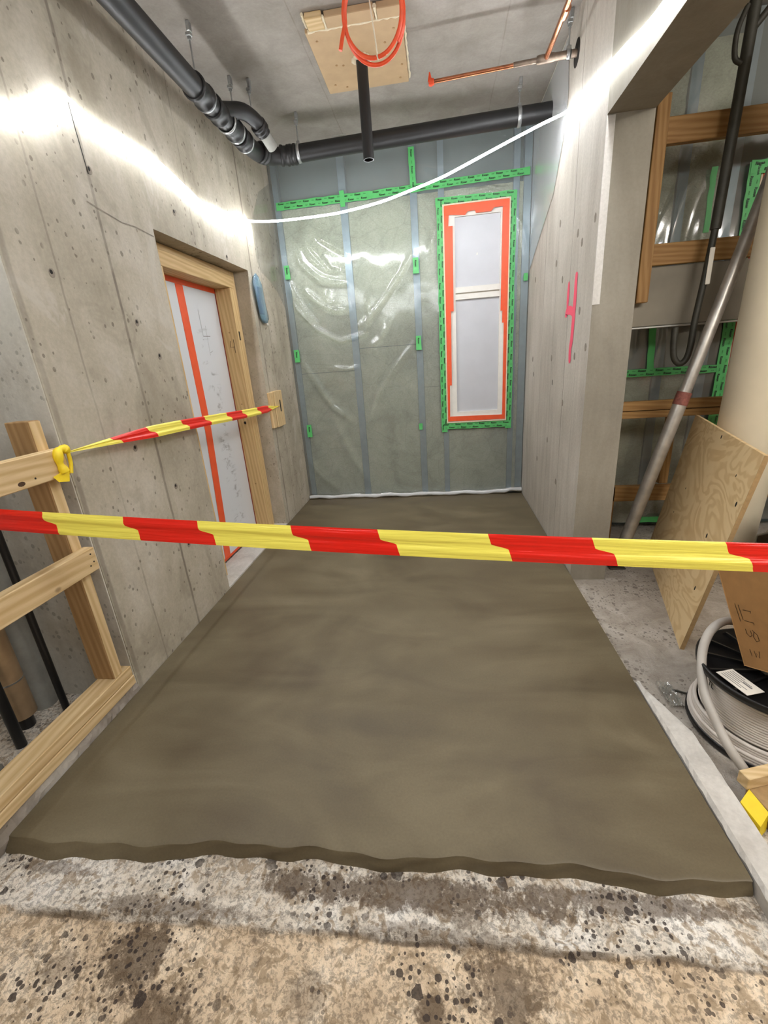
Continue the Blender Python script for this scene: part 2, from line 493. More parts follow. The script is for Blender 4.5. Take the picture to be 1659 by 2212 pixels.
M['wool'] = wool()
M['film'] = film('vapour_barrier', haze=0.17, hazecol=(0.80, 0.84, 0.81, 1), rough=0.13)
M['film_flap'] = film('vapour_barrier_lap', tint=(0.97, 0.98, 0.98), haze=0.04, rough=0.1, gain=0.35)
M['film_hazy'] = film('vapour_barrier_flap', haze=0.6, hazecol=(0.9, 0.9, 0.91, 1), rough=0.2)
M['film_crumpled'] = film('crumpled_film', haze=0.26, hazecol=(0.62, 0.60, 0.54, 1), rough=0.12, gain=2.2)
M['green'] = plain('green_tape', lin(92, 190, 108), 0.45, var=0.06)
M['ink'] = plain('black_print', lin(34, 44, 36), 0.5)
M['orange'] = plain('orange_tape', lin(240, 92, 48), 0.45, var=0.05)
M['winframe'] = plain('white_window_frame', lin(232, 228, 220), 0.45, var=0.03)
M['gap'] = plain('window_shadow_gap', lin(190, 182, 168), 0.6, var=0.03)
M['frost'] = plain('frosted_pane', lin(200, 201, 206), 0.4, var=0.03, scale=5)
M['foam'] = plain('pale_foam', lin(226, 214, 186), 0.8, var=0.08, scale=40, bump=0.3)
M['pink'] = plain('pink_spray_paint', lin(255, 84, 116), 0.5, var=0.03)
M['pencil'] = plain('pencil', lin(120, 118, 116), 0.8)
M['marker'] = plain('brown_marker', lin(74, 52, 32), 0.7)
M['knot'] = plain('board_knot_print', lin(138, 128, 116), 0.8, var=0.2, scale=60)
M['hole'] = plain('hole_shade_and_dark_marks', lin(36, 32, 28), 0.9)  # shade inside holes and slots painted dark; nail heads and knots share it
M['orange_pipe'] = plain('orange_conduit', lin(232, 84, 42), 0.38, var=0.08)
M['string'] = plain('pale_string', lin(226, 214, 190), 0.8)
def copper():
    t = NT('copper'); p = t.pos(); n = t.noise(p, 9, 4, 0.6, 0.6)
    c = t.ramp(n, [(0.32, lin(150, 96, 70)), (0.5, lin(196, 126, 90)), (0.68, lin(216, 152, 114))])
    return t.done(t.principled(c, 0.26, 0.9))
M['copper'] = copper()
M['solder'] = plain('soldered_joint', lin(140, 124, 110), 0.4, 0.7, var=0.25, scale=40)
M['cap'] = plain('orange_cap', lin(226, 78, 36), 0.5)
M['blue_film'] = film('blue_bag', tint=(0.62, 0.80, 0.92), haze=0.30, hazecol=(0.36, 0.58, 0.76, 1), rough=0.15)
M['navy'] = plain('dark_blue_contents', lin(56, 86, 120), 0.4)
M['card'] = plain('cardboard', lin(178, 134, 84), 0.8, var=0.08, scale=24)
M['card_top'] = plain('cardboard_pale', lin(206, 172, 138), 0.8, var=0.06)
M['paper'] = plain('paper_label', lin(232, 226, 214), 0.7, var=0.03)
M['cable'] = plain('white_cable', lin(222, 214, 206), 0.42, var=0.05)
M['hose'] = plain('grey_hose', lin(190, 184, 176), 0.5, var=0.05)
M['red'] = plain('red_print', lin(200, 40, 36), 0.6)
M['yellow'] = plain('yellow_plastic', lin(246, 214, 40), 0.5, var=0.08)
M['tube_pale'] = plain('pale_round_tube', lin(228, 216, 190), 0.7, var=0.06, scale=4)
M['grey_panel'] = plain('grey_sheet_panel', lin(140, 132, 118), 0.75, var=0.14, scale=4)
M['alu'] = plain('aluminium_trim', lin(190, 190, 186), 0.35, 0.7)
M['foil'] = plain('foil_lagging', lin(176, 150, 118), 0.38, 0.45, var=0.25, scale=7)
M['grey_pvc'] = plain('grey_riser', lin(150, 150, 144), 0.6)
def doorboard():
    t = NT('white_door_board'); p = t.pos(); co = t.xyz()
    n = t.noise(t.pos(scale=(1, 3.5, 9)), 2.2, 5, 0.65, 0.4)
    band = t.smooth(t.math('ABSOLUTE', t.math('SUBTRACT', co[1], 3.17)), 0.02, 0.13, 1.0, 0.0)
    zz = t.smooth(co[2], 1.75, 1.55)
    m = t.math('MULTIPLY', t.math('MULTIPLY', band, t.smooth(n, 0.52, 0.66)), t.smooth(co[2], 1.62, 1.72, 1.0, 0.0))
    c = t.mix(t.math('MULTIPLY', m, 0.6), lin(216, 219, 224), lin(120, 120, 122))
    return t.done(t.principled(c, 0.35, 0, None, 0.4))
M['doorboard'] = doorboard()

def barrier_mat():
    """red and yellow barrier tape: S-shaped colour borders repeated along the band (UV in metres / 0..1 across)"""
    t = NT('red_yellow_barrier_tape')
    uv = t.n('UVMap'); uv.uv_map = 'UVMap'
    s = t.n('SeparateXYZ'); t.l(uv.outputs[0], s.inputs[0])
    u, v = s.outputs[0], s.outputs[1]
    a = t.smooth(v, 0.42, 0.62, 0.62, 0.0)
    b = t.math('MULTIPLY', t.math('SUBTRACT', 1.0, v), 0.38)
    sh = t.math('MULTIPLY', t.math('ADD', a, b), 0.062)
    w = t.math('MODULO', t.math('ADD', t.math('SUBTRACT', u, sh), 10 * 0.524), 0.524)
    isred = t.math('LESS_THAN', w, 0.242)
    c = t.mix(isred, lin(255, 240, 104), lin(236, 38, 24))
    n = t.n('Mapping'); n.inputs['Scale'].default_value = (1.3, 1.6, 1); t.l(uv.outputs[0], n.inputs['Vector'])
    bp = t.bump(t.noise(n.outputs[0], 3.0, 2, 0.5, 0.4), 0.25, 0.02)
    p = t.principled(c, 0.3, 0, bp, 0.5)
    tl = t.n('BsdfTranslucent'); t.l(c, tl.inputs[0])
    m = t.n('MixShader'); m.inputs[0].default_value = 0.14
    t.l(p, m.inputs[1]); t.l(tl.outputs[0], m.inputs[2])
    return t.done(m.outputs[0])
M['barrier'] = barrier_mat()

# ------------------------------------------------------------------ structure
def rock(mb, amp, seed=1, sel=None):
    rnd = random.Random(seed)
    mb.v = [(x + rnd.uniform(-amp, amp), y + rnd.uniform(-amp, amp), z + rnd.uniform(-amp, amp)) if (sel is None or sel(x, y, z)) else (x, y, z) for x, y, z in mb.v]
    return mb

# raw floor, with the torn ridge that runs in front of the screed
def wob(x, k=0.0):
    return 0.006 * math.sin(7.3 * x + k) + 0.004 * math.sin(17.1 * x + 1.7 + k) + 0.0025 * math.sin(41 * x + 0.4 + k)
xs = [-2.6 + 5.9 * i / 240 for i in range(241)]
ysf = [-2.5, -1.5, -0.5, 0.0, 0.3] + [0.4 + 0.45 * j / 60 for j in range(61)] + [1.0, 1.4, 2.0, 3.0, 4.7]
mb = MB(); vs = []
rnd = random.Random(3)
for y in ysf:
    for x in xs:
        yc = 0.690 + 0.0234 * x + wob(x, 2) * 0.8
        d = y - yc
        z = ZF - 0.016
        if d > 0: z += 0.016 * min(1, d / 0.008)
        z += 0.006 * math.exp(-((d - 0.008) / 0.010) ** 2) * (0.5 + 0.5 * math.sin(5 * x + 1))
        if 0.4 <= y <= 0.85: z += rnd.uniform(-0.0012, 0.0012)
        vs.append((x, y, z if y < 0.9 else ZF))
nx = len(xs)
mb.add(vs, [(j * nx + i, j * nx + i + 1, (j + 1) * nx + i + 1, (j + 1) * nx + i) for j in range(len(ysf) - 1) for i in range(nx - 1)], smooth=True)
floor = struct(mb.build('floor', M['floor']))

# wet screed slab lying between the walls
mb = MB(); vs = []; rows = 90; cols = 120
xs = [XL + 0.004 + (XR - XL - 0.008) * i / cols for i in range(cols + 1)]
def yfront(x):
    s = (x - XL) / (XR - XL)
    return 0.815 + 0.045 * min(1.0, s * 2.2) + 0.006 * s + wob(x) * 1.3
def ztop(x, y):
    return 0.0012 * math.sin(2.1 * x + 1.3 * y) + 0.0005 * math.sin(5.2 * y - 2.4 * x)
for j in range(rows + 1):
    q = (j / rows) ** 1.8
    for x in xs:
        y0 = yfront(x); y = y0 + (YB - 0.03 - y0) * q
        e = (y - y0)
        z = ztop(x, y) - 0.003 * math.exp(-e / 0.006)
        vs.append((x, y, z))
nx = len(xs)
fs = [(j * nx + i, j * nx + i + 1, (j + 1) * nx + i + 1, (j + 1) * nx + i) for j in range(rows) for i in range(nx - 1)]
mb.add(vs, fs, smooth=True)
# ragged front face
fr = []
steps = [(0.0, -0.003), (0.18, -0.010), (0.42, -0.022), (0.75, -0.036), (1.0, ZF - 0.006)]
for k, (q, z) in enumerate(steps):
    for x in xs:
        slump = 0.030 - 0.017 * min(1.0, (x - XL) / 1.0)
        fr.append((x, yfront(x) - q * slump + (0.003 * math.sin(31 * x + 2 * k) if k else 0), z if k else ztop(x, yfront(x)) - 0.003))
mb.add(fr, [((k + 1) * nx + i, (k + 1) * nx + i + 1, k * nx + i + 1, k * nx + i) for k in range(len(steps) - 1) for i in range(nx - 1)], smooth=True)
slab = tag(mb.build('screed_slab', M['screed'], base=(0, 0.86, ZF)), 'freshly levelled dark wet cement screed filling the corridor floor', 'floor screed')

# left wall with the doorway; its near end returns into the riser niche
DY0, DY1, DZ = 2.44, 3.622, 2.10
TH = 0.26
mb = MB()
mb.box(XL - TH, XL, 1.495, DY0, ZF, ZC)
mb.box(XL - TH, XL, DY1, YB + 0.15, ZF, ZC)
mb.box(XL - TH, XL, DY0, DY1, DZ, ZC)
wall_left = struct(mb.build('wall_left', M['wall_l']))
mb = MB()
mb.box(-2.35, XL - TH, 1.495, 1.70, ZF, ZC)
mb.box(XL - 0.004 - TH, XL - 0.004, 1.490, 1.4955, ZF, ZC)
struct(mb.build('wall_niche_far', M['return']))
struct(MB().box(-2.45, -2.35, -2.5, 1.70, ZF, ZC).build('wall_niche_rear', M['return']))
struct(MB().box(-2.35, XL, -2.5, 0.25, ZF, ZC).build('wall_near_left', M['wall_l']))
# right wall: a pier, and a beam over the opening to the side room
mb = MB()
mb.box(XR, XP, YPIER, YB + 0.15, ZF, ZC, 0)
mb.box(XR, XP, -2.5, YPIER, 2.378, ZC, 0)
wall_right = mb
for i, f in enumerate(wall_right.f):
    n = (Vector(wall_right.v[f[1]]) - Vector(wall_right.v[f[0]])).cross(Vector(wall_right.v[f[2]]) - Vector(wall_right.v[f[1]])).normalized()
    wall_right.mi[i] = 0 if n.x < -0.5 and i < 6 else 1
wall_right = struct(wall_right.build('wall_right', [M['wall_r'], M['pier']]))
# repaired corner strip on the pier
MB().box(XR - 0.001, XR + 0.036, YPIER - 0.004, YPIER + 0.002, 1.575, 2.372).build('corner_patch', M['kerb_w'], wall_right)
struct(MB().box(-2.45, 3.5, -2.5, YB + 0.15, ZC, ZC + 0.15).build('ceiling', M['ceil']))
struct(MB().box(XL - 0.1, XP, YB + 0.11, YB + 0.2, ZF, ZC).build('wall_back', M['plate']))
struct(MB().box(XP, 3.5, YR + 0.09, YR + 0.2, ZF, ZC).build('wall_side_room_back', M['plate']))
struct(MB().box(3.4, 3.5, -2.5, YR + 0.2, ZF, ZC).build('wall_side_room_right', M['pier']))
struct(MB().box(-2.45, 3.5, -2.6, -2.5, ZF, ZC).build('wall_near', M['pier']))
# rough kerb under the toe boards
mb = MB(); nY = 60; prof = [(XL - 0.002, ZF), (XL + 0.002, -0.01), (XL - 0.001, 0.02), (XL - 0.008, 0.042), (XL - 0.03, 0.050), (XL - 0.09, 0.050), (XL - 0.16, 0.02), (XL - 0.17, ZF)]
vs = []; rnd = random.Random(5)
for j in range(nY + 1):
    y = 0.25 + (1.497 - 0.25) * j / nY
    for x, z in prof: vs.append((x + (rnd.uniform(-0.006, 0.006) if z > ZF else 0), y, z + (rnd.uniform(-0.007, 0.004) if z > ZF else 0)))
k = len(prof)
mb.add(vs, [(j * k + i, j * k + i + 1, (j + 1) * k + i + 1, (j + 1) * k + i) for j in range(nY) for i in range(k - 1)])
struct(mb.build('trim_1', M['kerb']))
# pale kerb strip on the right edge of the screed
mb = MB(); vs = []; rnd = random.Random(9); nY = 50
for j in range(nY + 1):
    y = 0.3 + (1.62 - 0.3) * j / nY
    w = 0.088 if y < 1.35 else max(0.002, 0.088 * (1.62 - y) / 0.27)
    o = rnd.uniform(-0.002, 0.002)
    vs += [(XR + 0.001, y, ZF), (XR + 0.001 + o, y, 0.004 + rnd.uniform(-0.004, 0.002)), (XR + 0.012, y, 0.012), (XR + w, y, 0.012 + o), (XR + w + 0.006 + o, y, 0.0), (XR + w + 0.006, y, ZF)]
k = 6
mb.add(vs, [(j * k + i, (j + 1) * k + i, (j + 1) * k + i + 1, j * k + i + 1) for j in range(nY) for i in range(k - 1)])
struct(mb.build('trim_2', M['kerb_w']))
# door sill of broken concrete
mb = MB(); mb.box(XL - 0.2, XL + 0.004, DY0, DY1, ZF, 0.012)
struct(mb.build('trim_3', M['kerb_w']))

# tie holes and knot prints in the cast walls
for y, z in [[2.052, 2.223], [2.685, 2.236], [3.283, 2.126], [1.689, 1.779], [2.127, 1.634], [2.118, 0.467], [1.889, 1.069], [2.126, 0.811], [2.248, 1.48]]:
    o = MB().disc((XL, y, z), (1, 0, 0), 0.014, 0.017, t=0.0015, rot=0.3).build('tie_hole', M['knot'], wall_left)
    MB().disc((XL + 0.0014, y - 0.003, z + 0.004), (1, 0, 0), 0.007, 0.008, 10, t=0.001).build('hole', M['hole'], o)
for i, (y, z) in enumerate([[3.442, 1.909], [2.881, 1.917], [4.124, 1.91], [3.257, 1.785], [4.101, 1.293], [3.432, 1.306], [2.869, 1.321], [4.044, 1.171], [3.375, 1.142], [3.393, 2.13], [2.678, 1.983], [2.972, 1.981], [2.672, 1.368], [2.834, 1.565], [3.43, 0.716], [3.068, 1.029], [3.752, 0.499], [3.117, 0.475]]):
    dark = i in (7, 8)
    MB().disc((XR, y, z), (-1, 0, 0), 0.007 if dark else 0.016, 0.020 if dark else 0.022, t=0.001).build('knot_print', M['hole'] if dark else M['knot'], wall_right)
# the crack line and wire by the upper left fixing
ribbon([(XL, 2.023, 2.448), (XL, 2.026, 2.35), (XL, 2.034, 2.25), (XL, 2.038, 2.205)], 0.006, (1, 0, 0)).build('joint_gap', M['hole'], wall_left)
ribbon([(XL, 1.985, 2.093), (XL, 2.094, 2.078), (XL, 2.191, 2.066), (XL, 2.29, 2.072), (XL, 2.43, 2.062)], 0.006, (1, 0, 0)).build('hairline_crack', M['knot'], wall_left)
# pink sprayed 4 on the right wall
mb = MB()
for s, ws in zip([[[3.0913, 1.7526], [3.0911, 1.6999], [3.0925, 1.6439], [3.0907, 1.5925]], [[3.1076, 1.5506], [3.105, 1.5765], [3.056, 1.5883], [2.9994, 1.58], [2.9566, 1.5615], [2.9317, 1.5294]], [[2.9327, 1.7793], [2.9405, 1.7338], [2.9371, 1.6596], [2.9407, 1.5955], [2.9429, 1.5246], [2.952, 1.4129], [2.9692, 1.3615], [2.9614, 1.2795]]], ((0.030, 0.05), (0.045, 0.05), (0.045, 0.062))):
    P = smoothpath([(XR, y, z) for y, z in s], 5)
    n = len(P)
    ribbon(P, [ws[0] + (ws[1] - ws[0]) * math.sin(math.pi * i / (n - 1)) - (0.02 if i in (0, n - 1) else 0) for i in range(n)], (-1, 0, 0), mb, 0.0015 + 0.0004 * len(mb.f) / 40)
mb.build('painted_numeral', M['pink'], wall_right)

# ------------------------------------------------------------------ LED rope
def led(path, name, label, sub=8, mat='led'):
    """flat-backed LED rope: the diodes face down and into the room, the casing behind them only glows faintly"""
    P = smoothpath(path, sub)
    mb = MB(); mb.tube(P, 0.0075, 10)
    seg = 10; n = len(P)
    for i, f in enumerate(mb.f):
        k = min(i // seg, n - 1)
        c = sum((Vector(mb.v[j]) for j in f), Vector()) / len(f)
        q = P[k].lerp(P[min(k + 1, n - 1)], 0.5)
        d = (c - q).normalized()
        face = Vector((0.0, 0.0, -1.0)); lim = -0.55
        if P[k].x < XL + 0.05: face = Vector((0.78, 0, -0.62)); lim = 0.05
        elif XR - 0.05 < P[k].x < XR + 0.05: face = Vector((-0.78, 0, -0.62)); lim = 0.05
        mb.mi[i] = 0 if d.dot(face) > lim else 1
    return tag(mb.build(name, [M[mat], M['led_back']], base=P[0]), label, 'led rope')
o = 0.016
led([(XL + o, 0.55, 2.47), (XL + o, 0.85, 2.38), (XL + o, 1.25, 2.28), (XL + o, 1.67, 2.275), (XL + o, 1.90, 2.39), (XL + o, 1.987, 2.440), (XL + o, 2.12, 2.425), (XL + o, 2.32, 2.428), (XL + o, 2.57, 2.438),
     (XL + o, 2.86, 2.396), (XL + o, 3.07, 2.372), (XL + o, 3.47, 2.405), (XL + o + 0.005, 3.70, 2.452), (-1.405, 3.776, 2.460), (-1.19, 3.732, 2.430),
     (-0.885, 3.67, 2.411), (-0.666, 3.626, 2.406), (-0.387, 3.569, 2.421), (-0.171, 3.526, 2.453), (0.034, 3.485, 2.489), (0.184, 3.454, 2.528),
     (0.466, 3.397, 2.607), (0.65, 3.36, 2.656), (XR - o, 3.33, 2.688), (XR - o, 3.1, 2.645), (XR - o, 2.75, 2.577), (XR - o, 2.40, 2.512), (XR - o, 2.05, 2.449),
     (XR - o, 1.3, 2.425), (XR - o, 0.7, 2.45), (XR - 0.06, 0.48, 2.46), (0.45, 0.40, 2.42), (-0.1, 0.36, 2.37), (-0.7, 0.38, 2.37), (-1.2, 0.42, 2.43), (XL + 0.06, 0.45, 2.47)],  # near crossing is unseen, added to light the foreground
    'led_rope', 'glowing white LED rope strung along both walls and across the corridor')
led([(1.10, 0.35, 2.75), (1.7, 0.35, 2.66), (2.4, 0.35, 2.66), (3.2, 0.30, 2.75), (3.3, 0.0, 2.76), (3.2, -0.30, 2.75), (2.4, -0.32, 2.66), (1.7, -0.32, 2.66), (1.12, -0.32, 2.75), (1.09, -0.65, 2.76), (1.12, -1.0, 2.75), (1.7, -1.05, 2.66), (2.4, -1.05, 2.66), (3.2, -1.05, 2.75)], 'led_rope', 'added LED strand, unseen behind the viewer, that brightens the side room', mat='led_added_fill')  # added light source, hung out of view to brighten the side room

# ------------------------------------------------------------------ back wall: wool, studs, plate, film
for a, b in ((-1.37, -0.83), (-0.77, -0.21), (-0.15, 0.03), (0.70, XR)):
    pass
studs = [(-1.40, 0.05, 'blue grey steel stud in the left corner of the plastic-covered wall'), (-0.80, 0.065, 'blue grey steel stud under the film, second from the left corner'),
         (-0.185, 0.06, 'blue grey steel stud under the film, midway along the back wall'), (0.05, 0.05, 'blue grey steel stud left of the narrow window'),
         (0.675, 0.05, 'blue grey steel stud right of the narrow window'), (0.765, 0.06, 'blue grey steel stud in the right corner behind the film')]
for x, w, lab in studs:
    mb = MB().box(x - w / 2, x + w / 2, YB + 0.012, YB + 0.016, 0.0, ZC)
    mb.box(x - w / 2, x - w / 2 + 0.004, YB + 0.016, YB + 0.08, 0.0, ZC).box(x + w / 2 - 0.004, x + w / 2, YB + 0.016, YB + 0.08, 0.0, ZC)
    tag(mb.build('steel_stud', M['stud'], base=(x, YB, 0)), lab, 'stud', 'steel studs of the back wall')
def batt(x0, x1, z0, z1, lab, yb=YB, grp='insulation batts of the back wall'):
    nx_, nz_ = max(4, int((x1 - x0) / 0.05)), max(4, int((z1 - z0) / 0.05)); rnd = random.Random(int(x0 * 100) + int(z0 * 77))
    vs = [(x0 + (x1 - x0) * i / nx_, yb + 0.03 + (rnd.uniform(-0.006, 0.006)), z0 + (z1 - z0) * j / nz_) for j in range(nz_ + 1) for i in range(nx_ + 1)]
    m = MB().add(vs, [(j * (nx_ + 1) + i, j * (nx_ + 1) + i + 1, (j + 1) * (nx_ + 1) + i + 1, (j + 1) * (nx_ + 1) + i) for j in range(nz_) for i in range(nx_)], True)
    m.box(x0, x1, yb + 0.04, yb + 0.082, z0, z1)
    tag(m.build('insulation_batt', M['wool'], base=(x0, yb, z0)), lab, 'insulation', grp)
batt(-1.373, -0.834, 1.30, 2.70, 'grey mineral wool batt under shiny film, upper left bay')
batt(-1.373, -0.834, 0.0, 1.295, 'grey mineral wool batt under film, lower left bay')
batt(-0.766, -0.217, 1.50, 2.70, 'grey mineral wool batt under film, upper middle bay')
batt(-0.766, -0.217, 0.0, 1.495, 'grey mineral wool batt under film, lower middle bay')
batt(-0.153, 0.024, 1.10, 2.70, 'narrow mineral wool batt beside the window, upper piece')
batt(-0.153, 0.024, 0.0, 1.095, 'narrow mineral wool batt beside the window, lower piece')
batt(0.077, 0.648, 0.0, 0.66, 'mineral wool batt under film below the narrow window')
batt(0.077, 0.648, 2.585, 2.70, 'strip of mineral wool above the narrow window')
batt(0.702, 0.734, 0.0, 2.70, 'thin mineral wool strip between the two studs right of the window')
tag(MB().box(XL + 0.003, XR - 0.003, YB + 0.084, YB + 0.105, 2.705, ZC - 0.002).build('header_board', M['plate'], base=(0, YB, 2.7)), 'blue grey board behind film above the green tape band', 'board')

# wrinkled vapour barrier, bulging a little between the studs
FOLDS = [[0.01, 0.012, [[-1.193, 2.491], [-1.115, 2.369], [-1.024, 2.253], [-0.969, 2.184], [-0.887, 2.167]]], [0.012, 0.013, [[-1.281, 2.384], [-1.245, 2.264], [-1.171, 2.184], [-1.084, 2.111], [-0.981, 2.075], [-0.835, 2.062]]], [0.008, 0.01, [[-1.198, 2.376], [-1.135, 2.29], [-1.069, 2.23], [-1.001, 2.178]]], [0.01, 0.016, [[-1.089, 2.489], [-1.023, 2.439], [-0.907, 2.367], [-0.809, 2.313]]], [0.012, 0.014, [[-1.223, 2.03], [-1.156, 1.967], [-1.087, 1.904], [-0.964, 1.846], [-0.835, 1.84]]], [0.008, 0.01, [[-1.022, 2.003], [-1.049, 1.958], [-1.001, 1.907], [-0.944, 1.931]]], [0.012, 0.012, [[-1.374, 2.118], [-1.327, 1.991], [-1.248, 1.85], [-1.15, 1.754]]], [0.01, 0.01, [[-1.379, 2.081], [-1.366, 1.947], [-1.302, 1.854], [-1.236, 1.77]]], [0.009, 0.014, [[-0.226, 2.241], [-0.325, 2.099], [-0.514, 1.885], [-0.629, 1.761], [-0.742, 1.692]]], [0.01, 0.015, [[0.007, 2.457], [-0.035, 2.344], [-0.068, 2.226]]], [0.007, 0.01, [[-0.658, 1.916], [-0.639, 1.762]]], [0.012, 0.013, [[-1.368, 2.111], [-1.323, 1.891], [-1.174, 1.707], [-0.938, 1.567], [-0.704, 1.619], [-0.613, 1.816]]], [0.008, 0.02, [[-1.348, 1.435], [-1.202, 1.164], [-1.083, 0.965], [-0.895, 0.818]]], [0.007, 0.018, [[-0.243, 1.498], [-0.444, 1.282], [-0.615, 1.053], [-0.739, 0.75]]], [0.007, 0.014, [[-1.061, 1.342], [-0.887, 1.312], [-0.787, 1.332]]], [0.007, 0.014, [[-0.453, 1.719], [-0.557, 1.573], [-0.678, 1.477]]], [0.012, 0.012, [[0.182, 2.649], [0.294, 2.661], [0.391, 2.669], [0.446, 2.683], [0.494, 2.663], [0.576, 2.64]]], [0.006, 0.03, [[-0.164, 2.933], [-0.063, 2.891], [0.029, 2.857], [0.121, 2.855]]], [0.01, 0.014, [[0.677, 2.453], [0.735, 2.349], [0.792, 2.136]]], [0.005, 0.03, [[-1.523, 0.6], [-1.264, 0.236], [-1.077, 0.073]]], [0.005, 0.03, [[-1.092, 0.866], [-0.936, 0.474], [-0.764, 0.165]]], [0.005, 0.025, [[-0.343, 0.639], [-0.455, 0.354], [-0.421, 0.102]]]]
WX0, WX1, WZ0, WZ1 = 0.062, 0.622, 0.745, 2.58
def segd(px, pz, a, b):
    dx, dz = b[0] - a[0], b[1] - a[1]; L = dx * dx + dz * dz
    t = max(0, min(1, ((px - a[0]) * dx + (pz - a[1]) * dz) / L)) if L else 0
    return math.hypot(px - a[0] - dx * t, pz - a[1] - dz * t), t
boxes = []
FOLDS = [(a * 1.5, w * 1.5, P) for a, w, P in FOLDS]
for amp, w, P in FOLDS:
    boxes.append((min(q[0] for q in P) - 3 * w, max(q[0] for q in P) + 3 * w, min(q[1] for q in P) - 3 * w, max(q[1] for q in P) + 3 * w))
def sheet_h(x, z):
    h = 0.006 * math.sin(3.1 * x + 1.1 * z) * math.sin(1.7 * z + 0.6) + 0.003 * math.sin(9 * x - 4.2 * z) + 0.0012 * math.sin(23 * x + 11 * z) * math.sin(5 * z)
    for (amp, w, P), bx in zip(FOLDS, boxes):
        if not (bx[0] < x < bx[1] and bx[2] < z < bx[3]): continue
        best = 9; bt = 0; n = len(P) - 1
        for i in range(n):
            d, t = segd(x, z, P[i], P[i + 1])
            if d < best: best = d; bt = (i + t) / n
        taper = math.sin(math.pi * min(0.97, max(0.03, bt))) ** 0.5
        h += amp * taper * math.exp(-(best / w) ** 2)
    return h
def grid_sheet(x0, x1, z0, z1, step, y, hf, hole=None):
    nx_, nz_ = int((x1 - x0) / step), int((z1 - z0) / step)
    vs = [(x0 + (x1 - x0) * i / nx_, y - hf(x0 + (x1 - x0) * i / nx_, z0 + (z1 - z0) * j / nz_), z0 + (z1 - z0) * j / nz_) for j in range(nz_ + 1) for i in range(nx_ + 1)]
    fs = []
    for j in range(nz_):
        for i in range(nx_):
            cx, cz = x0 + (x1 - x0) * (i + .5) / nx_, z0 + (z1 - z0) * (j + .5) / nz_
            if hole and hole[0] < cx < hole[1] and hole[2] < cz < hole[3]: continue
            fs.append((j * (nx_ + 1) + i, j * (nx_ + 1) + i + 1, (j + 1) * (nx_ + 1) + i + 1, (j + 1) * (nx_ + 1) + i))
    return MB().add(vs, fs, True)
YS = YB - 0.004
vb = thing('vapour_barrier', (0, YS, 0), 'clear wrinkled plastic vapour barrier stretched over the insulated back wall', 'plastic sheet')
grid_sheet(XL + 0.004, XR - 0.004, 0.004, ZC - 0.004, 0.0085, YS, sheet_h, (WX0 - 0.004, WX1 + 0.004, WZ0 - 0.004, WZ1 + 0.004)).build('film', M['film'], vb)
mb = MB()   # rolled hem at the foot
P = [(XL + 0.01 + (XR - XL - 0.02) * i / 40, YB - 0.042 + 0.006 * math.sin(i * 1.3), 0.024 + 0.005 * math.sin(i * 0.9) + (0.02 if i > 37 else 0)) for i in range(41)]
mb.tube(P, [0.026 + 0.004 * math.sin(i * 2.1) for i in range(41)], 8)
mb.build('hem', M['film_hazy'], vb)
# flaps that lap onto the concrete either side
fl = [(3.84, 2.47), (3.84, 2.20), (3.90, 2.13), (4.05, 2.10), (4.25, 2.02), (4.40, 1.90), (4.40, 2.9), (4.1, 2.75)]
MB().add([(XL + 0.004, y, z) for y, z in fl], [tuple(range(len(fl)))]).build('side_flap', M['film_flap'], vb)
fr_ = [(4.40, 3.08), (4.40, 2.02), (3.95, 2.22), (3.62, 2.36), (3.40, 2.62), (3.36, 2.80), (3.42, 3.08)]
MB().add([(XR - 0.004, y, z) for y, z in fr_], [tuple(range(len(fr_)))]).build('side_flap', M['film_hazy'], vb)

# green sealing tape with its printed lettering
W_BIG = word_mesh('Rissan', 0.021, bold=0.0006, shear=0.1)
W_SMALL = word_mesh('SIGA', 0.010, bold=0.0)
def green_tape(p0, p1, width, label, y=None, prints=True, name='green_tape', rows=2, parent=None, grp='green sealing tapes', base_y=YS):
    """strip from p0 to p1 (x, z) in a wall plane"""
    y = (base_y - 0.020) if y is None else y
    a, b = Vector((p0[0], 0, p0[1])), Vector((p1[0], 0, p1[1])); d = (b - a); L = d.length; d.normalize()
    s = Vector((-d.z, 0, d.x)); n = max(2, int(L / 0.05)); rnd = random.Random(int(abs(p0[0] * 991 + p0[1] * 577)))
    vs = []
    for i in range(n + 1):
        q = a + d * (L * i / n); yy = y + 0.0015 * math.sin(i * 1.9)
        j1, j2 = rnd.uniform(-0.003, 0.003), rnd.uniform(-0.003, 0.003)
        for w in (width / 2 + j1, 0, -width / 2 + j2): vs.append(Vector((q.x, yy, q.z)) + s * w)
    t = thing(name, (p0[0], y, min(p0[1], p1[1])), label, 'tape', grp)
    m = MB(); m.add(vs, [(3 * i + k, 3 * i + k + 1, 3 * i + k + 4, 3 * i + k + 3) for i in range(n) for k in (0, 1)], True)
    m.add([v + Vector((0, 0.002, 0)) for v in vs], [(3 * i + k, 3 * i + k + 3, 3 * i + k + 4, 3 * i + k + 1) for i in range(n) for k in (0, 1)])
    m.build('band', M['green'], t)
    if prints:
        lm = MB(); pos = 0.045; k = 0
        if abs(d.x) < 0.5 and d.z > 0: pass
        while pos < L - 0.03:
            for r in range(rows):
                off = (0.24 if r == 0 else -0.24) * width if rows == 2 else 0
                for (vv, ff), dp in ((W_BIG, 0.0), (W_SMALL, 0.062)):
                    pp = pos + dp + (0.055 if r else 0)
                    if pp > L - 0.035: continue
                    c = a + d * pp + s * off; c.y = y - 0.0035
                    lm.add([c + d * q.x + s * q.y for q in vv], ff)
            pos += 0.115
        if lm.v: lm.build('lettering', M['ink'], t)['kind'] = 'stuff'
    return t
green_tape((-1.40, 2.722), (-0.55, 2.722), 0.062, 'long green printed tape band under the black pipe, left stretch below the hanging drop pipe', y=YS - 0.014)
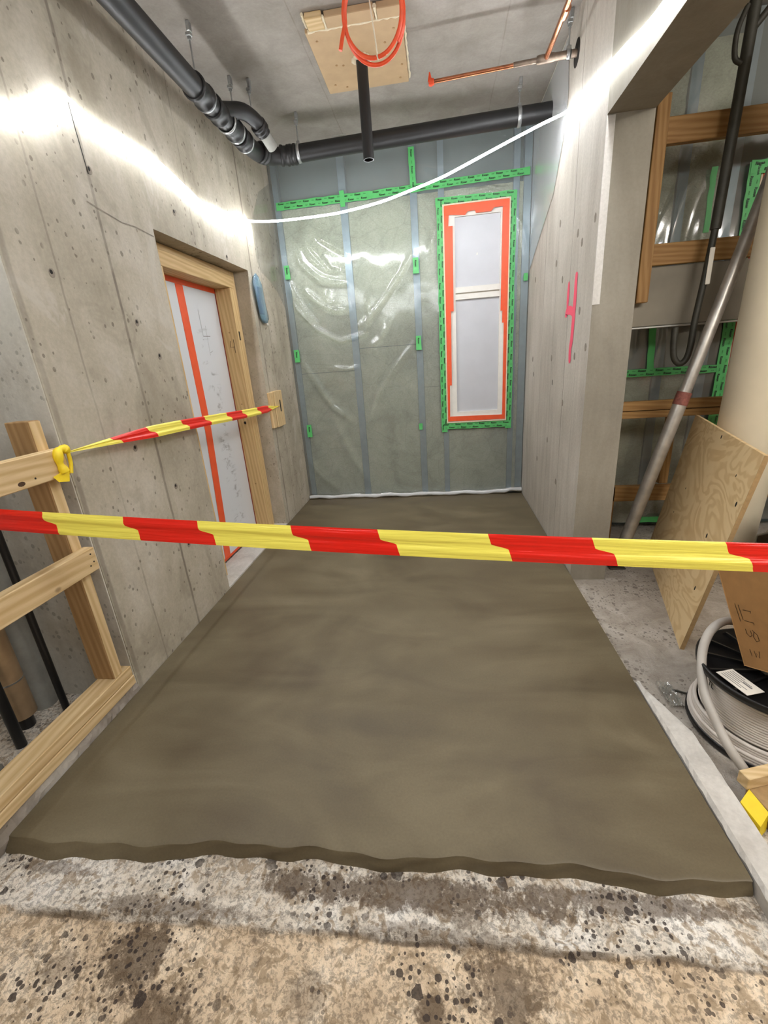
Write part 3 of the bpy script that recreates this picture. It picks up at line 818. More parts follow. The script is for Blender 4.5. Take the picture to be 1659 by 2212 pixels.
green_tape((-0.55, 2.724), (0.775, 2.752), 0.055, 'long green printed tape band above the narrow window, right stretch', y=YS - 0.016)
green_tape((-0.80, 2.66), (-0.80, 2.78), 0.04, 'short green patch crossing the tape band over the second stud', y=YS - 0.019, prints=False)
green_tape((-0.19, 3.02), (-0.18, 2.70), 0.05, 'green tape running up the middle stud towards the pipe', y=YS - 0.019, rows=1)
green_tape((0.035, 2.64), (0.035, 0.655), 0.058, 'vertical green printed tape along the left side of the narrow window')
green_tape((0.645, 2.63), (0.648, 0.665), 0.056, 'vertical green printed tape along the right side of the narrow window')
green_tape((0.0, 2.607), (0.675, 2.600), 0.058, 'green printed tape across the top of the narrow window', y=YS - 0.023)
green_tape((0.005, 0.713), (0.675, 0.708), 0.060, 'green printed tape across the bottom of the narrow window', y=YS - 0.023)
for x, z, h, lab in ((-1.375, 2.20, 0.115, 'small green tape patch on the left corner stud, highest one'), (-1.385, 1.47, 0.115, 'small green tape patch on the left corner stud, middle one'),
                     (-1.352, 0.735, 0.125, 'small green tape patch on the left corner stud, lowest one'), (-0.188, 2.150, 0.125, 'small green tape patch on the middle stud, highest one'),
                     (-0.190, 1.505, 0.125, 'small green tape patch on the middle stud, middle one'), (-0.200, 0.722, 0.06, 'tiny green tape patch on the middle stud near knee height'),
                     (0.768, 1.975, 0.06, 'tiny green tape patch in the right corner beside the window')):
    green_tape((x, z + h / 2), (x, z - h / 2), 0.05 if h > 0.1 else 0.035, lab, rows=1, prints=h > 0.1)

# ------------------------------------------------------------------ the narrow window
win = bpy.data.objects.new('window_1', None); COL.objects.link(win); win.location = (0.34, YB, 0.75); ORI[win] = Vector((0.34, YB, 0.75)); struct(win)
yw = YB - 0.030
def ring(x0, x1, z0, z1, x2, x3, z2, z3, y0, y1):
    m = MB(); m.box(x0, x2, y0, y1, z0, z1); m.box(x3, x1, y0, y1, z0, z1); m.box(x2, x3, y0, y1, z0, z2); m.box(x2, x3, y0, y1, z3, z1); return m
ring(0.064, 0.620, 0.748, 2.578, 0.105, 0.580, 0.800, 2.535, yw, YB + 0.08).build('frame', M['winframe'], win)
sash = ring(0.105, 0.580, 0.800, 2.535, 0.160, 0.546, 0.845, 2.487, yw + 0.012, YB + 0.07)
sash.box(0.160, 0.546, yw + 0.010, YB + 0.07, 1.842, 1.885).box(0.160, 0.546, yw + 0.010, YB + 0.07, 1.897, 1.943)
sash.build('sash', M['winframe'], win)
MB().box(0.110, 0.575, yw + 0.024, YB + 0.06, 1.885, 1.897).build('joint', M['gap'], win)
for z0, z1, lab in ((1.943, 2.487, 'upper frosted pane'), (0.845, 1.842, 'lower frosted pane')):
    pn = MB().box(0.158, 0.548, yw + 0.030, yw + 0.040, z0 - 0.003, z1 + 0.003).build('pane', M['frost'], win); pn['label'] = lab + ' behind masking film'
MB().add([(0.345, yw + 0.029, 2.19), (0.358, yw + 0.029, 2.19), (0.352, yw + 0.029, 2.21)], [(0, 1, 2)]).build('chip', M['paper'], win)
# foam bead round the frame
ring(0.058, 0.626, 0.742, 2.584, 0.068, 0.616, 0.752, 2.574, yw - 0.004, yw + 0.03).build('foam_bead', M['foam'], win)
def strip(name, polys, mat, label, cat, y, base, t=0.0015):
    m = MB()
    for P in polys:
        n = len(P)
        m.add([(x, y, z) for x, z in P] + [(x, y + t, z) for x, z in P], [tuple(range(n)), tuple(reversed(range(n, 2 * n)))] + [(i, i + n, (i + 1) % n + n, (i + 1) % n) for i in range(n)])
    return tag(m.build(name, mat, base=base), label, cat, 'orange masking tapes on the window')
yt = yw - 0.004
strip('orange_tape', [[(0.070, 2.566), (0.070, 0.760), (0.090, 0.760), (0.094, 1.10), (0.112, 1.10), (0.116, 1.75), (0.140, 1.75), (0.142, 2.42), (0.105, 2.42), (0.112, 2.53), (0.105, 2.566)]], M['orange'], 'orange tape down the left side of the window frame', 'tape', yt, (0.09, yt, 0.76))
strip('orange_tape', [[(0.616, 2.566), (0.616, 0.760), (0.588, 0.760), (0.586, 1.62), (0.572, 1.62), (0.572, 1.72), (0.556, 1.72), (0.560, 2.566)]], M['orange'], 'orange tape down the right side of the window frame', 'tape', yt, (0.6, yt, 0.76))
strip('orange_tape', [[(0.072, 2.572), (0.614, 2.572), (0.614, 2.52), (0.49, 2.52), (0.465, 2.495), (0.34, 2.495), (0.33, 2.515), (0.27, 2.515), (0.25, 2.490), (0.13, 2.502), (0.072, 2.50)]], M['orange'], 'orange tape across the top of the window frame', 'tape', yt - 0.002, (0.34, yt, 2.5))
strip('orange_tape', [[(0.072, 0.758), (0.614, 0.758), (0.614, 0.800), (0.10, 0.806), (0.072, 0.80)]], M['orange'], 'orange tape along the sill of the window frame', 'tape', yt - 0.002, (0.34, yt, 0.75))

# ------------------------------------------------------------------ doorway
XB = XL - 0.215
door = bpy.data.objects.new('door_1', None); COL.objects.link(door); door.location = (XB, 3.0, 0.0); ORI[door] = Vector((XB, 3.0, 0.0)); struct(door)
MB().box(XB - 0.02, XB, DY0 + 0.05, 3.47, 0.012, 2.0).build('board', M['doorboard'], door)
xf = XL - 0.095
for y0, y1, x1 in ((3.45, 3.535, xf + 0.004), (DY0 + 0.085, DY0 + 0.17, xf + 0.004)):
    MB().cbox(XB - 0.02, x1, y0, y1, 0.012, 1.9675).build('jamb', M['wood_frame'], door)
for y0, y1 in ((3.535, DY1 - 0.004), (DY0 + 0.004, DY0 + 0.085)):
    MB().cbox(XB - 0.02, xf - 0.022, y0, y1, 0.012, 2.096).build('jamb_lining', M['wood_z'], door)
MB().cbox(XB - 0.02, xf + 0.004, DY0 + 0.085, 3.535, 1.968, 2.052).build('head', M['wood_frame_y'], door)
MB().cbox(XB - 0.02, xf - 0.022, DY0 + 0.085, 3.535, 2.052, 2.096).build('head_lining', M['wood_y'], door)
MB().box(XB, XB + 0.004, 3.442, 3.450, 0.012, 1.968).build('seal', plain('dark_red_seal', lin(140, 52, 34), 0.6), door)
q = MB().box(XB + 0.0005, XB + 0.002, 2.915, 3.003, 1.0, 1.934)
q.add([(XB + 0.002, 2.915, 1.0), (XB + 0.002, 3.003, 1.0), (XB + 0.002, 2.912, 0.02), (XB + 0.002, 2.824, 0.02)], [(0, 3, 2, 1)])
tag(q.build('orange_tape', M['orange'], base=(XB, 2.95, 0.02)), 'orange tape running down the white door board', 'tape', 'orange tapes on the door board')
tag(MB().box(XB + 0.0005, XB + 0.0032, DY0 + 0.17, 3.442, 1.935, 1.967).build('orange_tape', M['orange'], base=(XB, 3.0, 1.93)), 'orange tape along the top of the white door board', 'tape', 'orange tapes on the door board')
tag(MB().box(XB + 0.0005, XB + 0.003, DY0 + 0.17, 3.442, 0.014, 0.034).build('orange_tape', M['orange'], base=(XB, 3.0, 0.01)), 'orange tape along the foot of the white door board', 'tape', 'orange tapes on the door board')
# pencil marks on the board and frame
m = MB(); ribbon([(XB, 3.145, 1.80), (XB, 3.150, 1.625)], 0.003, (1, 0, 0), m); ribbon([(XB, 3.150, 1.627), (XB, 3.25, 1.630)], 0.004, (1, 0, 0), m)
ribbon([(XB, 3.205, 1.70), (XB, 3.200, 1.50)], 0.002, (1, 0, 0), m); ribbon([(XB, 3.20, 1.515), (XB, 3.25, 1.53)], 0.002, (1, 0, 0), m)
m.build('pencil_line', M['pencil'], door)
m = MB()
for s in ([(-1.600, 1.60), (-1.612, 1.555), (-1.577, 1.555)], [(-1.577, 1.61), (-1.577, 1.51)]):
    ribbon([(x, 3.45, z) for x, z in s], 0.004, (0, -1, 0), m)
m.build('pencil_numeral', M['marker'], door)
MB().disc((-1.60, 3.45, 0.97), (0, -1, 0), 0.010, 0.012, 10).build('bolt_hole', M['hole'], door)
for z in (1.66, 1.12, 0.45): MB().disc((-1.60, 3.45, z), (0, -1, 0), 0.006, 0.006, 10).build('screw', M['wood_post'], door)
MB().box(xf + 0.003, xf + 0.006, 3.475, 3.492, 1.60, 1.665).build('strike_slot', M['hole'], door)

# wooden latch block on the left wall
lb = thing('latch_block', (XL, 3.74, 0.885), 'small wooden block with a dark slot fixed to the left wall beyond the doorway', 'wooden block')
MB().cbox(XL, XL + 0.028, 3.62, 3.69, 0.888, 1.185).build('side_strip', M['wood_z'], lb)
MB().cbox(XL, XL + 0.034, 3.70, 3.885, 0.885, 1.19).build('block', M['wood_z'], lb)
MB().box(XL + 0.034, XL + 0.036, 3.800, 3.823, 1.01, 1.11).build('slot', M['hole'], lb)
# blue bag on the wall
bb = thing('plastic_bag', (XL, 3.74, 1.75), 'translucent blue plastic bag hanging on the left wall by the doorway', 'plastic bag')
m = MB(); prof = [(2.090, 0.010), (2.065, 0.045), (2.02, 0.085), (1.90, 0.085), (1.80, 0.085), (1.765, 0.075), (1.735, 0.03)]
P = []; seg = 10; vs = []
for i, (z, w) in enumerate(prof):
    cy = 3.72 + 0.06 * (2.075 - z) / 0.34
    for k in range(seg):
        a = 2 * math.pi * k / seg
        vs.append((XL + 0.022 + 0.018 * math.sin(a) * min(1, w / 0.05) + 0.004 * math.sin(k * 2.7 + i), cy + w * math.cos(a), z + 0.006 * math.sin(3 * k + i)))
m.add(vs, [(i * seg + k, i * seg + (k + 1) % seg, (i + 1) * seg + (k + 1) % seg, (i + 1) * seg + k) for i in range(len(prof) - 1) for k in range(seg)], True)
m.build('bag', M['blue_film'], bb)
MB().cbox(XL + 0.010, XL + 0.026, 3.70, 3.79, 1.80, 2.0).build('contents', M['navy'], bb)
MB().disc((XL, 3.86, 1.735), (1, 0, 0), 0.014, 0.014, 10, 0.01).build('hook', M['winframe'], bb)

# ------------------------------------------------------------------ ceiling hatch, drop pipe, conduit coil
h = thing('ceiling_hatch', (-0.41, 3.3, ZC), 'tan board patch foamed into the ceiling above the drop pipe', 'hatch')
MB().cbox(-0.678, -0.150, 3.025, 3.612, ZC - 0.024, ZC - 0.001).build('board', M['ply_hatch'], h)
MB().cbox(-0.650, -0.560, 2.915, 3.010, ZC - 0.030, ZC - 0.001).build('block', M['wood_x'], h)
MB().cbox(-0.548, -0.290, 2.925, 3.010, ZC - 0.030, ZC - 0.001).build('block', M['ply_hatch'], h)
MB().cbox(-0.275, -0.145, 2.930, 3.010, ZC - 0.030, ZC - 0.001).build('block', M['ply_hatch'], h)
m = MB(); rnd = random.Random(2)
for P, r in (([(-0.66 + 0.52 * i / 24, 3.016 + rnd.uniform(-.003, .003), ZC - 0.022) for i in range(25)], 0.008), ([(-0.66, 2.91 + 0.004 * i, ZC - 0.01) for i in range(26)], 0.007),
             ([(-0.143, 2.93 + 0.66 * i / 20, ZC - 0.01 + rnd.uniform(-.004, .004)) for i in range(21)], 0.007), ([(-0.554, 2.92 + 0.01 * i, ZC - 0.024) for i in range(10)], 0.008), ([(-0.282, 2.92 + 0.01 * i, ZC - 0.022) for i in range(10)], 0.008)):
    m.tube(P, [r * rnd.uniform(0.6, 1.4) for _ in P], 6)
m.build('foam_bead', M['foam'], h)
for x, y in ((-0.63, 3.10), (-0.62, 3.52), (-0.57, 3.33), (-0.53, 3.34), (-0.20, 3.10), (-0.18, 3.42), (-0.20, 3.55), (-0.55, 3.56), (-0.26, 3.20)):
    MB().disc((x, y, ZC - 0.024), (0, 0, -1), 0.007, 0.007, 8).build('screw', M['wood_post'], h)
dp = thing('drop_pipe', (-0.409, 3.30, 2.57), 'black pipe hanging straight down from the ceiling hatch, open at the end', 'pipe')
m = MB(); m.tube([(-0.412, 3.30, ZC - 0.02), (-0.409, 3.30, 2.575)], 0.034, 20, cap=False); m.tube([(-0.409, 3.30, 2.575), (-0.412, 3.30, 2.9)], 0.028, 20, cap=False)
vs = []
for r in (0.034, 0.028):
    vs += [(-0.409 + r * math.cos(2 * math.pi * k / 20), 3.30 + r * math.sin(2 * math.pi * k / 20), 2.575) for k in range(20)]
m.add(vs, [(k, (k + 1) % 20, 20 + (k + 1) % 20, 20 + k) for k in range(20)])
m.build('tube', M['black_pipe'], dp)
m = MB(); rnd = random.Random(8)
for k in range(12):
    a = 2 * math.pi * k / 12; bm = bmesh.new(); bmesh.ops.create_icosphere(bm, subdivisions=1, radius=rnd.uniform(0.012, 0.022))
    m.bm(bm, True, Matrix.Translation((-0.412 + 0.042 * math.cos(a), 3.30 + 0.042 * math.sin(a), ZC - 0.03)))
m.build('foam_collar', M['foam'], dp)
co = thing('conduit_coil', (-0.27, 2.75, 2.74), 'coil of orange conduit tied up under the ceiling hatch', 'conduit')
P = []
for i in range(131):
    a = -0.7 + i / 130 * 2 * math.pi * 2.62
    r = 0.143 + 0.006 * math.sin(a * 0.37 + 0.6)
    P.append((-0.272 + r * math.cos(a) * 1.0 + 0.006 * math.sin(a * 0.5), 2.75 + 0.020 * math.sin(a * 0.38) - 0.05 * math.sin(a), 2.942 + r * math.sin(a) * 1.02))
P += [(P[-1][0] - 0.02, P[-1][1], P[-1][2] - 0.05), (P[-1][0] - 0.035, P[-1][1], P[-1][2] - 0.10)]
MB().tube(P, 0.0095, 10).build('conduit', M['orange_pipe'], co)
MB().tube([(-0.300, 2.77, ZC), (-0.285, 2.735, 2.99), (-0.262, 2.735, 2.795), (-0.262, 2.76, 2.782), (-0.268, 2.77, 2.805)], 0.0035, 6).build('string', M['string'], co)

# ------------------------------------------------------------------ black drainage pipes and their hangers
RP = 0.055
dr = thing('drain_pipe', (-1.25, 3.4, 2.76), 'black drainage pipe run under the ceiling along the left and back walls', 'pipe')
z0 = 2.815
MB().tube([(-1.25, -2.2, z0 + 0.02), (-1.25, 2.78, z0)], RP, 24).build('pipe', M['black_pipe'], dr)
def coupling(c, d, L, r, name='socket'):
    c, d = Vector(c), Vector(d).normalized()
    m = MB(); m.tube([c - d * L / 2, c - d * (L / 2 - 0.004), c - d * (L / 2 - 0.018), c - d * (L / 2 - 0.024), c + d * (L / 2 - 0.024), c + d * (L / 2 - 0.018), c + d * (L / 2 - 0.004), c + d * L / 2],
                     [r, r + 0.006, r + 0.006, r, r, r + 0.006, r + 0.006, r], 24)
    return m.build(name, M['black_pipe'], dr)
def clamp(c, d, r, par, mat='steel'):
    c, d = Vector(c), Vector(d).normalized()
    m = MB(); m.tube([c - d * 0.008, c - d * 0.0079, c + d * 0.0079, c + d * 0.008], [r - 0.002, r + 0.004, r + 0.004, r - 0.002], 24, cap=False)
    return m.build('clamp', M[mat], par)
coupling((-1.25, 2.84, z0), (0, 1, 0), 0.13, RP + 0.005)
MB().tube([(-1.25, 2.78, z0), (-1.25, 3.44, z0)], RP - 0.002, 24).build('pipe', M['black_pipe'], dr)
coupling((-1.25, 3.03, z0), (0, 1, 0), 0.11, RP + 0.003)
coupling((-1.25, 3.22, z0), (0, 1, 0), 0.12, RP + 0.004)
coupling((-1.25, 3.38, z0), (0, 1, 0), 0.10, RP + 0.003)
for y in (2.905, 3.155, 3.29, 3.43): clamp((-1.25, y, z0), (0, 1, 0), RP + 0.006, dr)
bend = smoothpath([(-1.25, 3.42, z0), (-1.25, 3.56, z0 + 0.008), (-1.225, 3.68, z0 + 0.015), (-1.16, 3.765, z0 + 0.026), (-1.05, 3.805, z0 + 0.038), (-0.95, 3.81, 2.857)], 5)
MB().tube(bend, RP, 24).build('elbow', M['black_pipe'], dr)
coupling((-1.215, 3.66, z0 + 0.015), (0.4, 1, 0.05), 0.06, RP + 0.004)
coupling((-1.09, 3.795, z0 + 0.034), (1, 0.35, 0.05), 0.07, RP + 0.004)
MB().tube([(-0.98, 3.81, 2.857), (XR - 0.003, 3.81, 2.889)], RP, 24).build('pipe', M['black_pipe'], dr)
coupling((-1.03, 3.807, 2.853), (1, 0.05, 0.02), 0.05, RP + 0.004)
br = smoothpath([(-1.245, 3.06, z0 + 0.01), (-1.215, 3.15, z0 + 0.045), (-1.165, 3.25, z0 + 0.075), (-1.125, 3.35, z0 + 0.062), (-1.105, 3.42, z0 + 0.020)], 5)
MB().tube(br, 0.043, 20).build('branch', M['black_pipe'], dr)
coupling((-1.118, 3.385, z0 + 0.045), (0.2, 0.8, -0.35), 0.05, 0.046)
MB().tube([(-1.105, 3.42, z0 + 0.020), (-1.085, 3.50, z0 - 0.025)], 0.036, 20).build('branch_stub', M['grey_pvc'], dr)
for x0, x1 in ((-0.72, -0.62), (0.10, 0.16), (0.02, 0.04)):
    MB().box(x0, x1, 3.81 - 0.030, 3.81 - 0.026, 2.873 + 0.042, 2.873 + 0.048).build('print_mark', M['grey_pvc'], dr)

def hanger(x, y, zp, r, d, label, ring_=True, ztop_=ZC):
    t = thing('pipe_hanger', (x, y, zp), label, 'pipe hanger', 'galvanised pipe hangers')
    MB().tube([(x, y, zp + r), (x, y, ztop_ - 0.05)], 0.0045, 8).build('rod', M['steel'], t)
    m = MB().cbox(x - 0.014, x + 0.014, y - 0.012, y + 0.012, ztop_ - 0.062, ztop_ - 0.045)
    m.cbox(x - 0.004, x + 0.016, y - 0.014, y + 0.014, ztop_ - 0.045, ztop_ - 0.001); m.tube([(x, y, ztop_ - 0.075), (x, y, ztop_ - 0.06)], 0.011, 6)
    m.build('anchor', M['steel'], t)
    if ring_:
        dd = Vector(d)
        m = MB(); c = Vector((x, y, zp)); m.tube([c - dd * 0.012, c - dd * 0.0118, c + dd * 0.0118, c + dd * 0.012], [r - 0.001, r + 0.004, r + 0.004, r - 0.001], 24, cap=False)
        m.cbox(x - 0.012, x + 0.012, y - 0.012, y + 0.012, zp + r, zp + r + 0.018)
        m.build('clamp', M['steel'], t)
    return t
hanger(-1.25, 2.83, z0, RP, (0, 1, 0), 'steel rod hanger nearest the viewer on the left pipe', False)
hanger(-1.25, 3.306, z0, RP, (0, 1, 0), 'steel rod hanger on the left pipe behind the branch, nearer of the pair', False)
hanger(-1.15, 3.36, z0 + 0.068, 0.043, (0, 1, 0), 'steel rod hanger carrying the black branch elbow, farther of the pair', False)
hanger(-0.985, 3.81, 2.857, RP + 0.001, (1, 0, 0.02), 'steel hanger with bright clamp at the left end of the back pipe')
hanger(0.585, 3.81, 2.885, RP + 0.001, (1, 0, 0.02), 'steel hanger with bright clamp at the right end of the back pipe')

# copper pipes at the right
cp = thing('copper_pipe', (0.6, 3.24, 2.88), 'copper water pipe with a tee entering the right wall below the ceiling', 'pipe')
MB().tube([(0.0, 3.275, 2.900), (0.58, 3.24, 2.903)], 0.0105, 14).build('tube', M['copper'], cp)
MB().tube([(0.46, 3.247, 2.903), (0.60, 3.239, 2.904)], 0.0135, 14).build('reducer', M['solder'], cp)
MB().tube([(0.585, 3.240, 2.904), (0.595, 3.2395, 2.904), (0.672, 3.236, 2.905), (0.682, 3.236, 2.905)], [0.018, 0.0215, 0.0215, 0.018], 16).build('tee', M['solder'], cp)
MB().tube([(0.65, 3.236, 2.905), (XR + 0.01, 3.234, 2.907)], 0.0185, 16).build('tube', M['solder'], cp)
MB().tube([(0.634, 3.24, 2.905), (0.638, 3.15, 2.905), (0.655, 2.55, 2.91), (0.66, 1.2, 2.93)], 0.0135, 14).build('tube', M['copper'], cp)
MB().tube([(0.6505, 2.92, 2.908), (0.6515, 2.86, 2.908)], [0.0185, 0.0185], 14).build('coupling', M['copper'], cp)
cap = MB().tube([(0.012, 3.274, 2.90), (-0.006, 3.276, 2.900), (-0.020, 3.277, 2.900)], [0.014, 0.020, 0.016], 12)
cap.tube([(-0.012, 3.276, 2.905), (-0.014, 3.270, 2.945)], [0.014, 0.003], 8)
cap.build('end_cap', M['cap'], cp)
MB().disc((XR, 3.234, 2.907), (-1, 0, 0), 0.058, 0.062, 24, 0.0015).build('wall_hole', M['hole'], cp)
hanger(0.755, 3.236, 2.907, 0.019, (1, 0, 0), 'small steel hanger holding the copper pipe by the right wall')

# ------------------------------------------------------------------ barrier tapes
def band(path, width, u0=0.0, nv=10, crinkle=0.004, widths=None, facing=(0, -1, 0.25), phase=0.0):
    """ribbon with lengthwise folds; UV u runs in metres"""
    P = [Vector(q) for q in path]; nz = Vector(facing).normalized(); vs = []; us = []; u = u0
    for i, q in enumerate(P):
        d = (P[min(i + 1, len(P) - 1)] - P[max(i - 1, 0)]).normalized()
        s = nz.cross(d).normalized(); s = s if s.z > 0 else -s; n = d.cross(s).normalized()
        if n.dot(nz) < 0: n = -n
        if i: u += (q - P[i - 1]).length
        w = widths[i] if widths else width
        for k in range(nv + 1):
            v = k / nv
            fold = math.sin(v * 9.5 + 0.7 * math.sin(u * 2.1 + phase)) * 0.6 + math.sin(v * 19 + u * 1.3 + phase) * 0.3
            bow = -((v - 0.5) * 2) ** 2 * 0.7
            vs.append(q + s * ((v - 0.5) * w) + n * crinkle * (fold + bow)); us.append((u, v))
    m = MB(); k = nv + 1
    m.add(vs, [(i * k + j, (i + 1) * k + j, (i + 1) * k + j + 1, i * k + j + 1) for i in range(len(P) - 1) for j in range(nv)], True)
    return m, us
def build_band(m, us, name, mat, parent=None, base=None):
    ob = m.build(name, mat, parent, base)
    uvl = ob.data.uv_layers.new(name='UVMap')
    for lp in ob.data.loops: uvl.data[lp.index].uv = us[lp.vertex_index]
    return ob
pa, pb = Vector((-1.46, 1.12, 1.002)), Vector((0.80, 0.965, 0.905))
path = [pa + (pb - pa) * (i / 90) - Vector((0, 0, 0.012 * 4 * (i / 90) * (1 - i / 90))) for i in range(136)]
m, us = band(path, 0.0665, u0=0.0)
tag(build_band(m, us, 'barrier_tape', M['barrier'], base=pa), 'wide red and yellow barrier tape stretched across the foreground', 'barrier tape')

bt = thing('barrier_tape', (-1.39, 1.45, 1.12), 'red and yellow barrier tape running from guard rail to wooden wall block', 'barrier tape')
A, B = Vector((-1.385, 1.452, 1.140)), Vector((XL + 0.04, 3.775, 1.060))
n = 90; path = []; wd = []
for i in range(n + 1):
    t = i / n; path.append(A.lerp(B, t) + Vector((0.02 * math.sin(math.pi * t), 0, 0.018 * math.sin(math.pi * min(1, t * 1.4)) * (1 - t))))
    wd.append(0.058 * min(1, 0.10 + t * 4.2) * (1 if t < 0.86 else max(0.06, (1 - t) / 0.14)))
m, us = band(path, 0.05, u0=0.30, crinkle=0.006, widths=wd, facing=(1, -0.15, 0.25), phase=1.3)
build_band(m, us, 'band', M['barrier'], bt)
# knot round the rail end
m = MB()
m.tube(smoothpath([(-1.385, 1.452, 1.140), (-1.390, 1.440, 1.155), (-1.392, 1.415, 1.150), (-1.390, 1.405, 1.11), (-1.388, 1.412, 1.075)], 4), [0.010 + 0.008 * abs(math.sin(i * 0.5)) for i in range(17)], 8)
m.tube(smoothpath([(-1.386, 1.450, 1.140), (-1.390, 1.452, 1.10), (-1.390, 1.440, 1.062)], 4), 0.007, 8)
m.add([(-1.392, 1.42, 1.08), (-1.390, 1.36, 1.068), (-1.388, 1.375, 1.045), (-1.388, 1.42, 1.035), (-1.390, 1.435, 1.07)], [(0, 1, 2, 3, 4)])
m.build('knot', M['yellow'], bt)

# ------------------------------------------------------------------ guard rail before the riser niche
gr = thing('guard_rail', (XL, 1.2, 0.05), 'pine guard rail of a post and cross boards closing off the riser niche', 'guard rail')
MB().cbox(XL - 0.098, XL - 0.002, 1.386, 1.436, 0.145, 1.265).build('post', M['wood_post'], gr)
MB().cbox(XL - 0.001, XL + 0.001 + 0.0, 1.388, 1.434, 0.15, 1.262, b=0.0004).build('post_lit_face', M['wood_z'], gr)  # paler skin paints the lit side onto the post
MB().cbox(XL + 0.001, XL + 0.046, 0.1, 1.448, 1.055, 1.158).build('rail', M['wood_y'], gr)
MB().cbox(XL + 0.001, XL + 0.046, 0.1, 1.444, 0.660, 0.757).build('rail', M['wood_y'], gr)
MB().cbox(XL - 0.088, XL + 0.010, 0.27, 1.480, 0.050, 0.096).build('toe_board', M['wood_y'], gr)
MB().cbox(XL - 0.088, XL + 0.008, 0.27, 1.478, 0.099, 0.146).build('toe_board', M['wood_y'], gr)
for y, z in ((1.418, 0.735), (1.424, 0.70), (1.404, 0.69), (1.30, 1.08), (1.425, 1.13)):
    MB().disc((XL + 0.046, y, z), (1, 0, 0), 0.0035, 0.0035, 8, 0.001).build('nail', M['hole'], gr)
MB().disc((XL + 0.046, 1.245, 1.075), (1, 0, 0), 0.014, 0.008, 10, 0.0008).build('knot', M['marker'], gr)

# riser pipes in the niche
for x, y, r, mat, nm, lab in ((-1.730, 1.375, 0.0145, 'black', 'riser_pipe', 'thin black riser pipe in the niche, closer to the post'),
                              (-1.790, 1.195, 0.020, 'black', 'riser_pipe', 'thicker black riser pipe in the niche at the left picture edge'),
                              (-1.900, 1.430, 0.050, 'grey_pvc', 'riser_pipe', 'wide grey riser pipe behind the black ones in the niche')):
    tag(MB().tube([(x, y, ZF), (x, y, 1.0), (x, y, ZC)], r, 16).build(nm, M[mat], base=(x, y, ZF)), lab, 'pipe', 'riser pipes in the niche')
lg = thing('lagged_pipe', (-1.86, 1.30, ZF), 'foil lagged brown pipe standing in the riser niche', 'pipe')
MB().tube([(-1.865, 1.30, 0.02), (-1.865, 1.30, 0.6), (-1.865, 1.30, ZC)], 0.052, 20).build('lagging', M['foil'], lg)
MB().tube([(-1.865, 1.30, 0.20), (-1.865, 1.30, 0.207)], 0.0535, 20).build('strap', M['steel'], lg)
MB().tube([(-1.865, 1.30, ZF), (-1.865, 1.30, 0.04)], 0.03, 16).build('tube', M['black'], lg)
mb = MB(); rnd = random.Random(4)
for i in range(26):
    x, y = rnd.uniform(-2.2, -1.65), rnd.uniform(0.9, 1.45)
    if min(math.hypot(x + 1.73, y - 1.375), math.hypot(x + 1.79, y - 1.195), math.hypot(x + 1.90, y - 1.43) - 0.04, math.hypot(x + 1.865, y - 1.30) - 0.04) < 0.08: continue
    bm = bmesh.new(); bmesh.ops.create_icosphere(bm, subdivisions=1, radius=rnd.uniform(0.012, 0.04))
    mb.bm(bm, False, Matrix.Translation((x, y, ZF + 0.005)) @ Matrix.Diagonal((1.4, 1, 0.5, 1)))
rb = tag(mb.build('rubble', M['dark'], base=(-1.9, 1.2, ZF)), 'loose dark rubble on the floor of the riser niche', 'rubble'); rb['kind'] = 'stuff'

# ------------------------------------------------------------------ side room
# plastic-covered rear wall
for x, lab in ((1.55, 'pale steel stud under the plastic in the side room, left one'), (1.84, 'pale steel stud under the plastic in the side room, right one')):
    tag(MB().box(x - 0.03, x + 0.03, YR + 0.012, YR + 0.06, 0.0, ZC).build('steel_stud', M['stud'], base=(x, YR, 0)), lab, 'stud', 'steel studs of the side room wall')
batt(XP + 0.01, 1.517, 0.0, 1.16, 'mineral wool under plastic in the side room, low left', YR, 'insulation batts of the side room')
batt(1.583, 1.807, 0.0, 1.16, 'mineral wool under plastic in the side room, low right', YR, 'insulation batts of the side room')
batt(XP + 0.01, 1.517, 1.52, 3.0, 'mineral wool under plastic in the side room, high left', YR, 'insulation batts of the side room')
batt(1.583, 1.807, 1.52, 3.0, 'mineral wool under plastic in the side room, high right', YR, 'insulation batts of the side room')
def sheet2(x, z):
    return 0.014 * math.sin(14 * x + 1.5 * z) * math.sin(2.2 * z + x) + 0.010 * math.sin(33 * x - 3 * z + 2 * math.sin(4 * z)) * (0.5 + 0.5 * math.sin(3.1 * z + 2)) + 0.006 * math.sin(9 * z + 5 * x)
sb = thing('vapour_barrier', (1.6, YR, 0), 'dull wrinkled plastic film over the rear wall of the side room', 'plastic sheet')
grid_sheet(XP + 0.005, 3.39, 0.02, ZC - 0.01, 0.02, YR - 0.020, sheet2, (1.99, 2.6, 0.62, 2.30)).build('film', M['film_crumpled'], sb)
green_tape((XP + 0.02, 1.168), (1.93, 1.160), 0.050, 'green tape band across the plastic in the side room', prints=True, base_y=YR - 0.02, grp='green tapes in the side room')
green_tape((1.455, 1.50), (1.475, 1.18), 0.045, 'short upright green tape above the band in the side room', prints=False, base_y=YR - 0.02, grp='green tapes in the side room')
green_tape((1.700, 2.35), (1.705, 2.00), 0.035, 'upright green tape beside the dark hanging pipe in the side room', prints=False, base_y=YR - 0.02, grp='green tapes in the side room')
green_tape((1.93, 2.35), (1.945, 0.60), 0.070, 'upright green tape along the side room window', prints=True, base_y=YR - 0.024, grp='green tapes in the side room')
green_tape((1.90, 2.32), (2.65, 2.32), 0.070, 'green tape across the top of the side room window', prints=True, base_y=YR - 0.028, grp='green tapes in the side room')
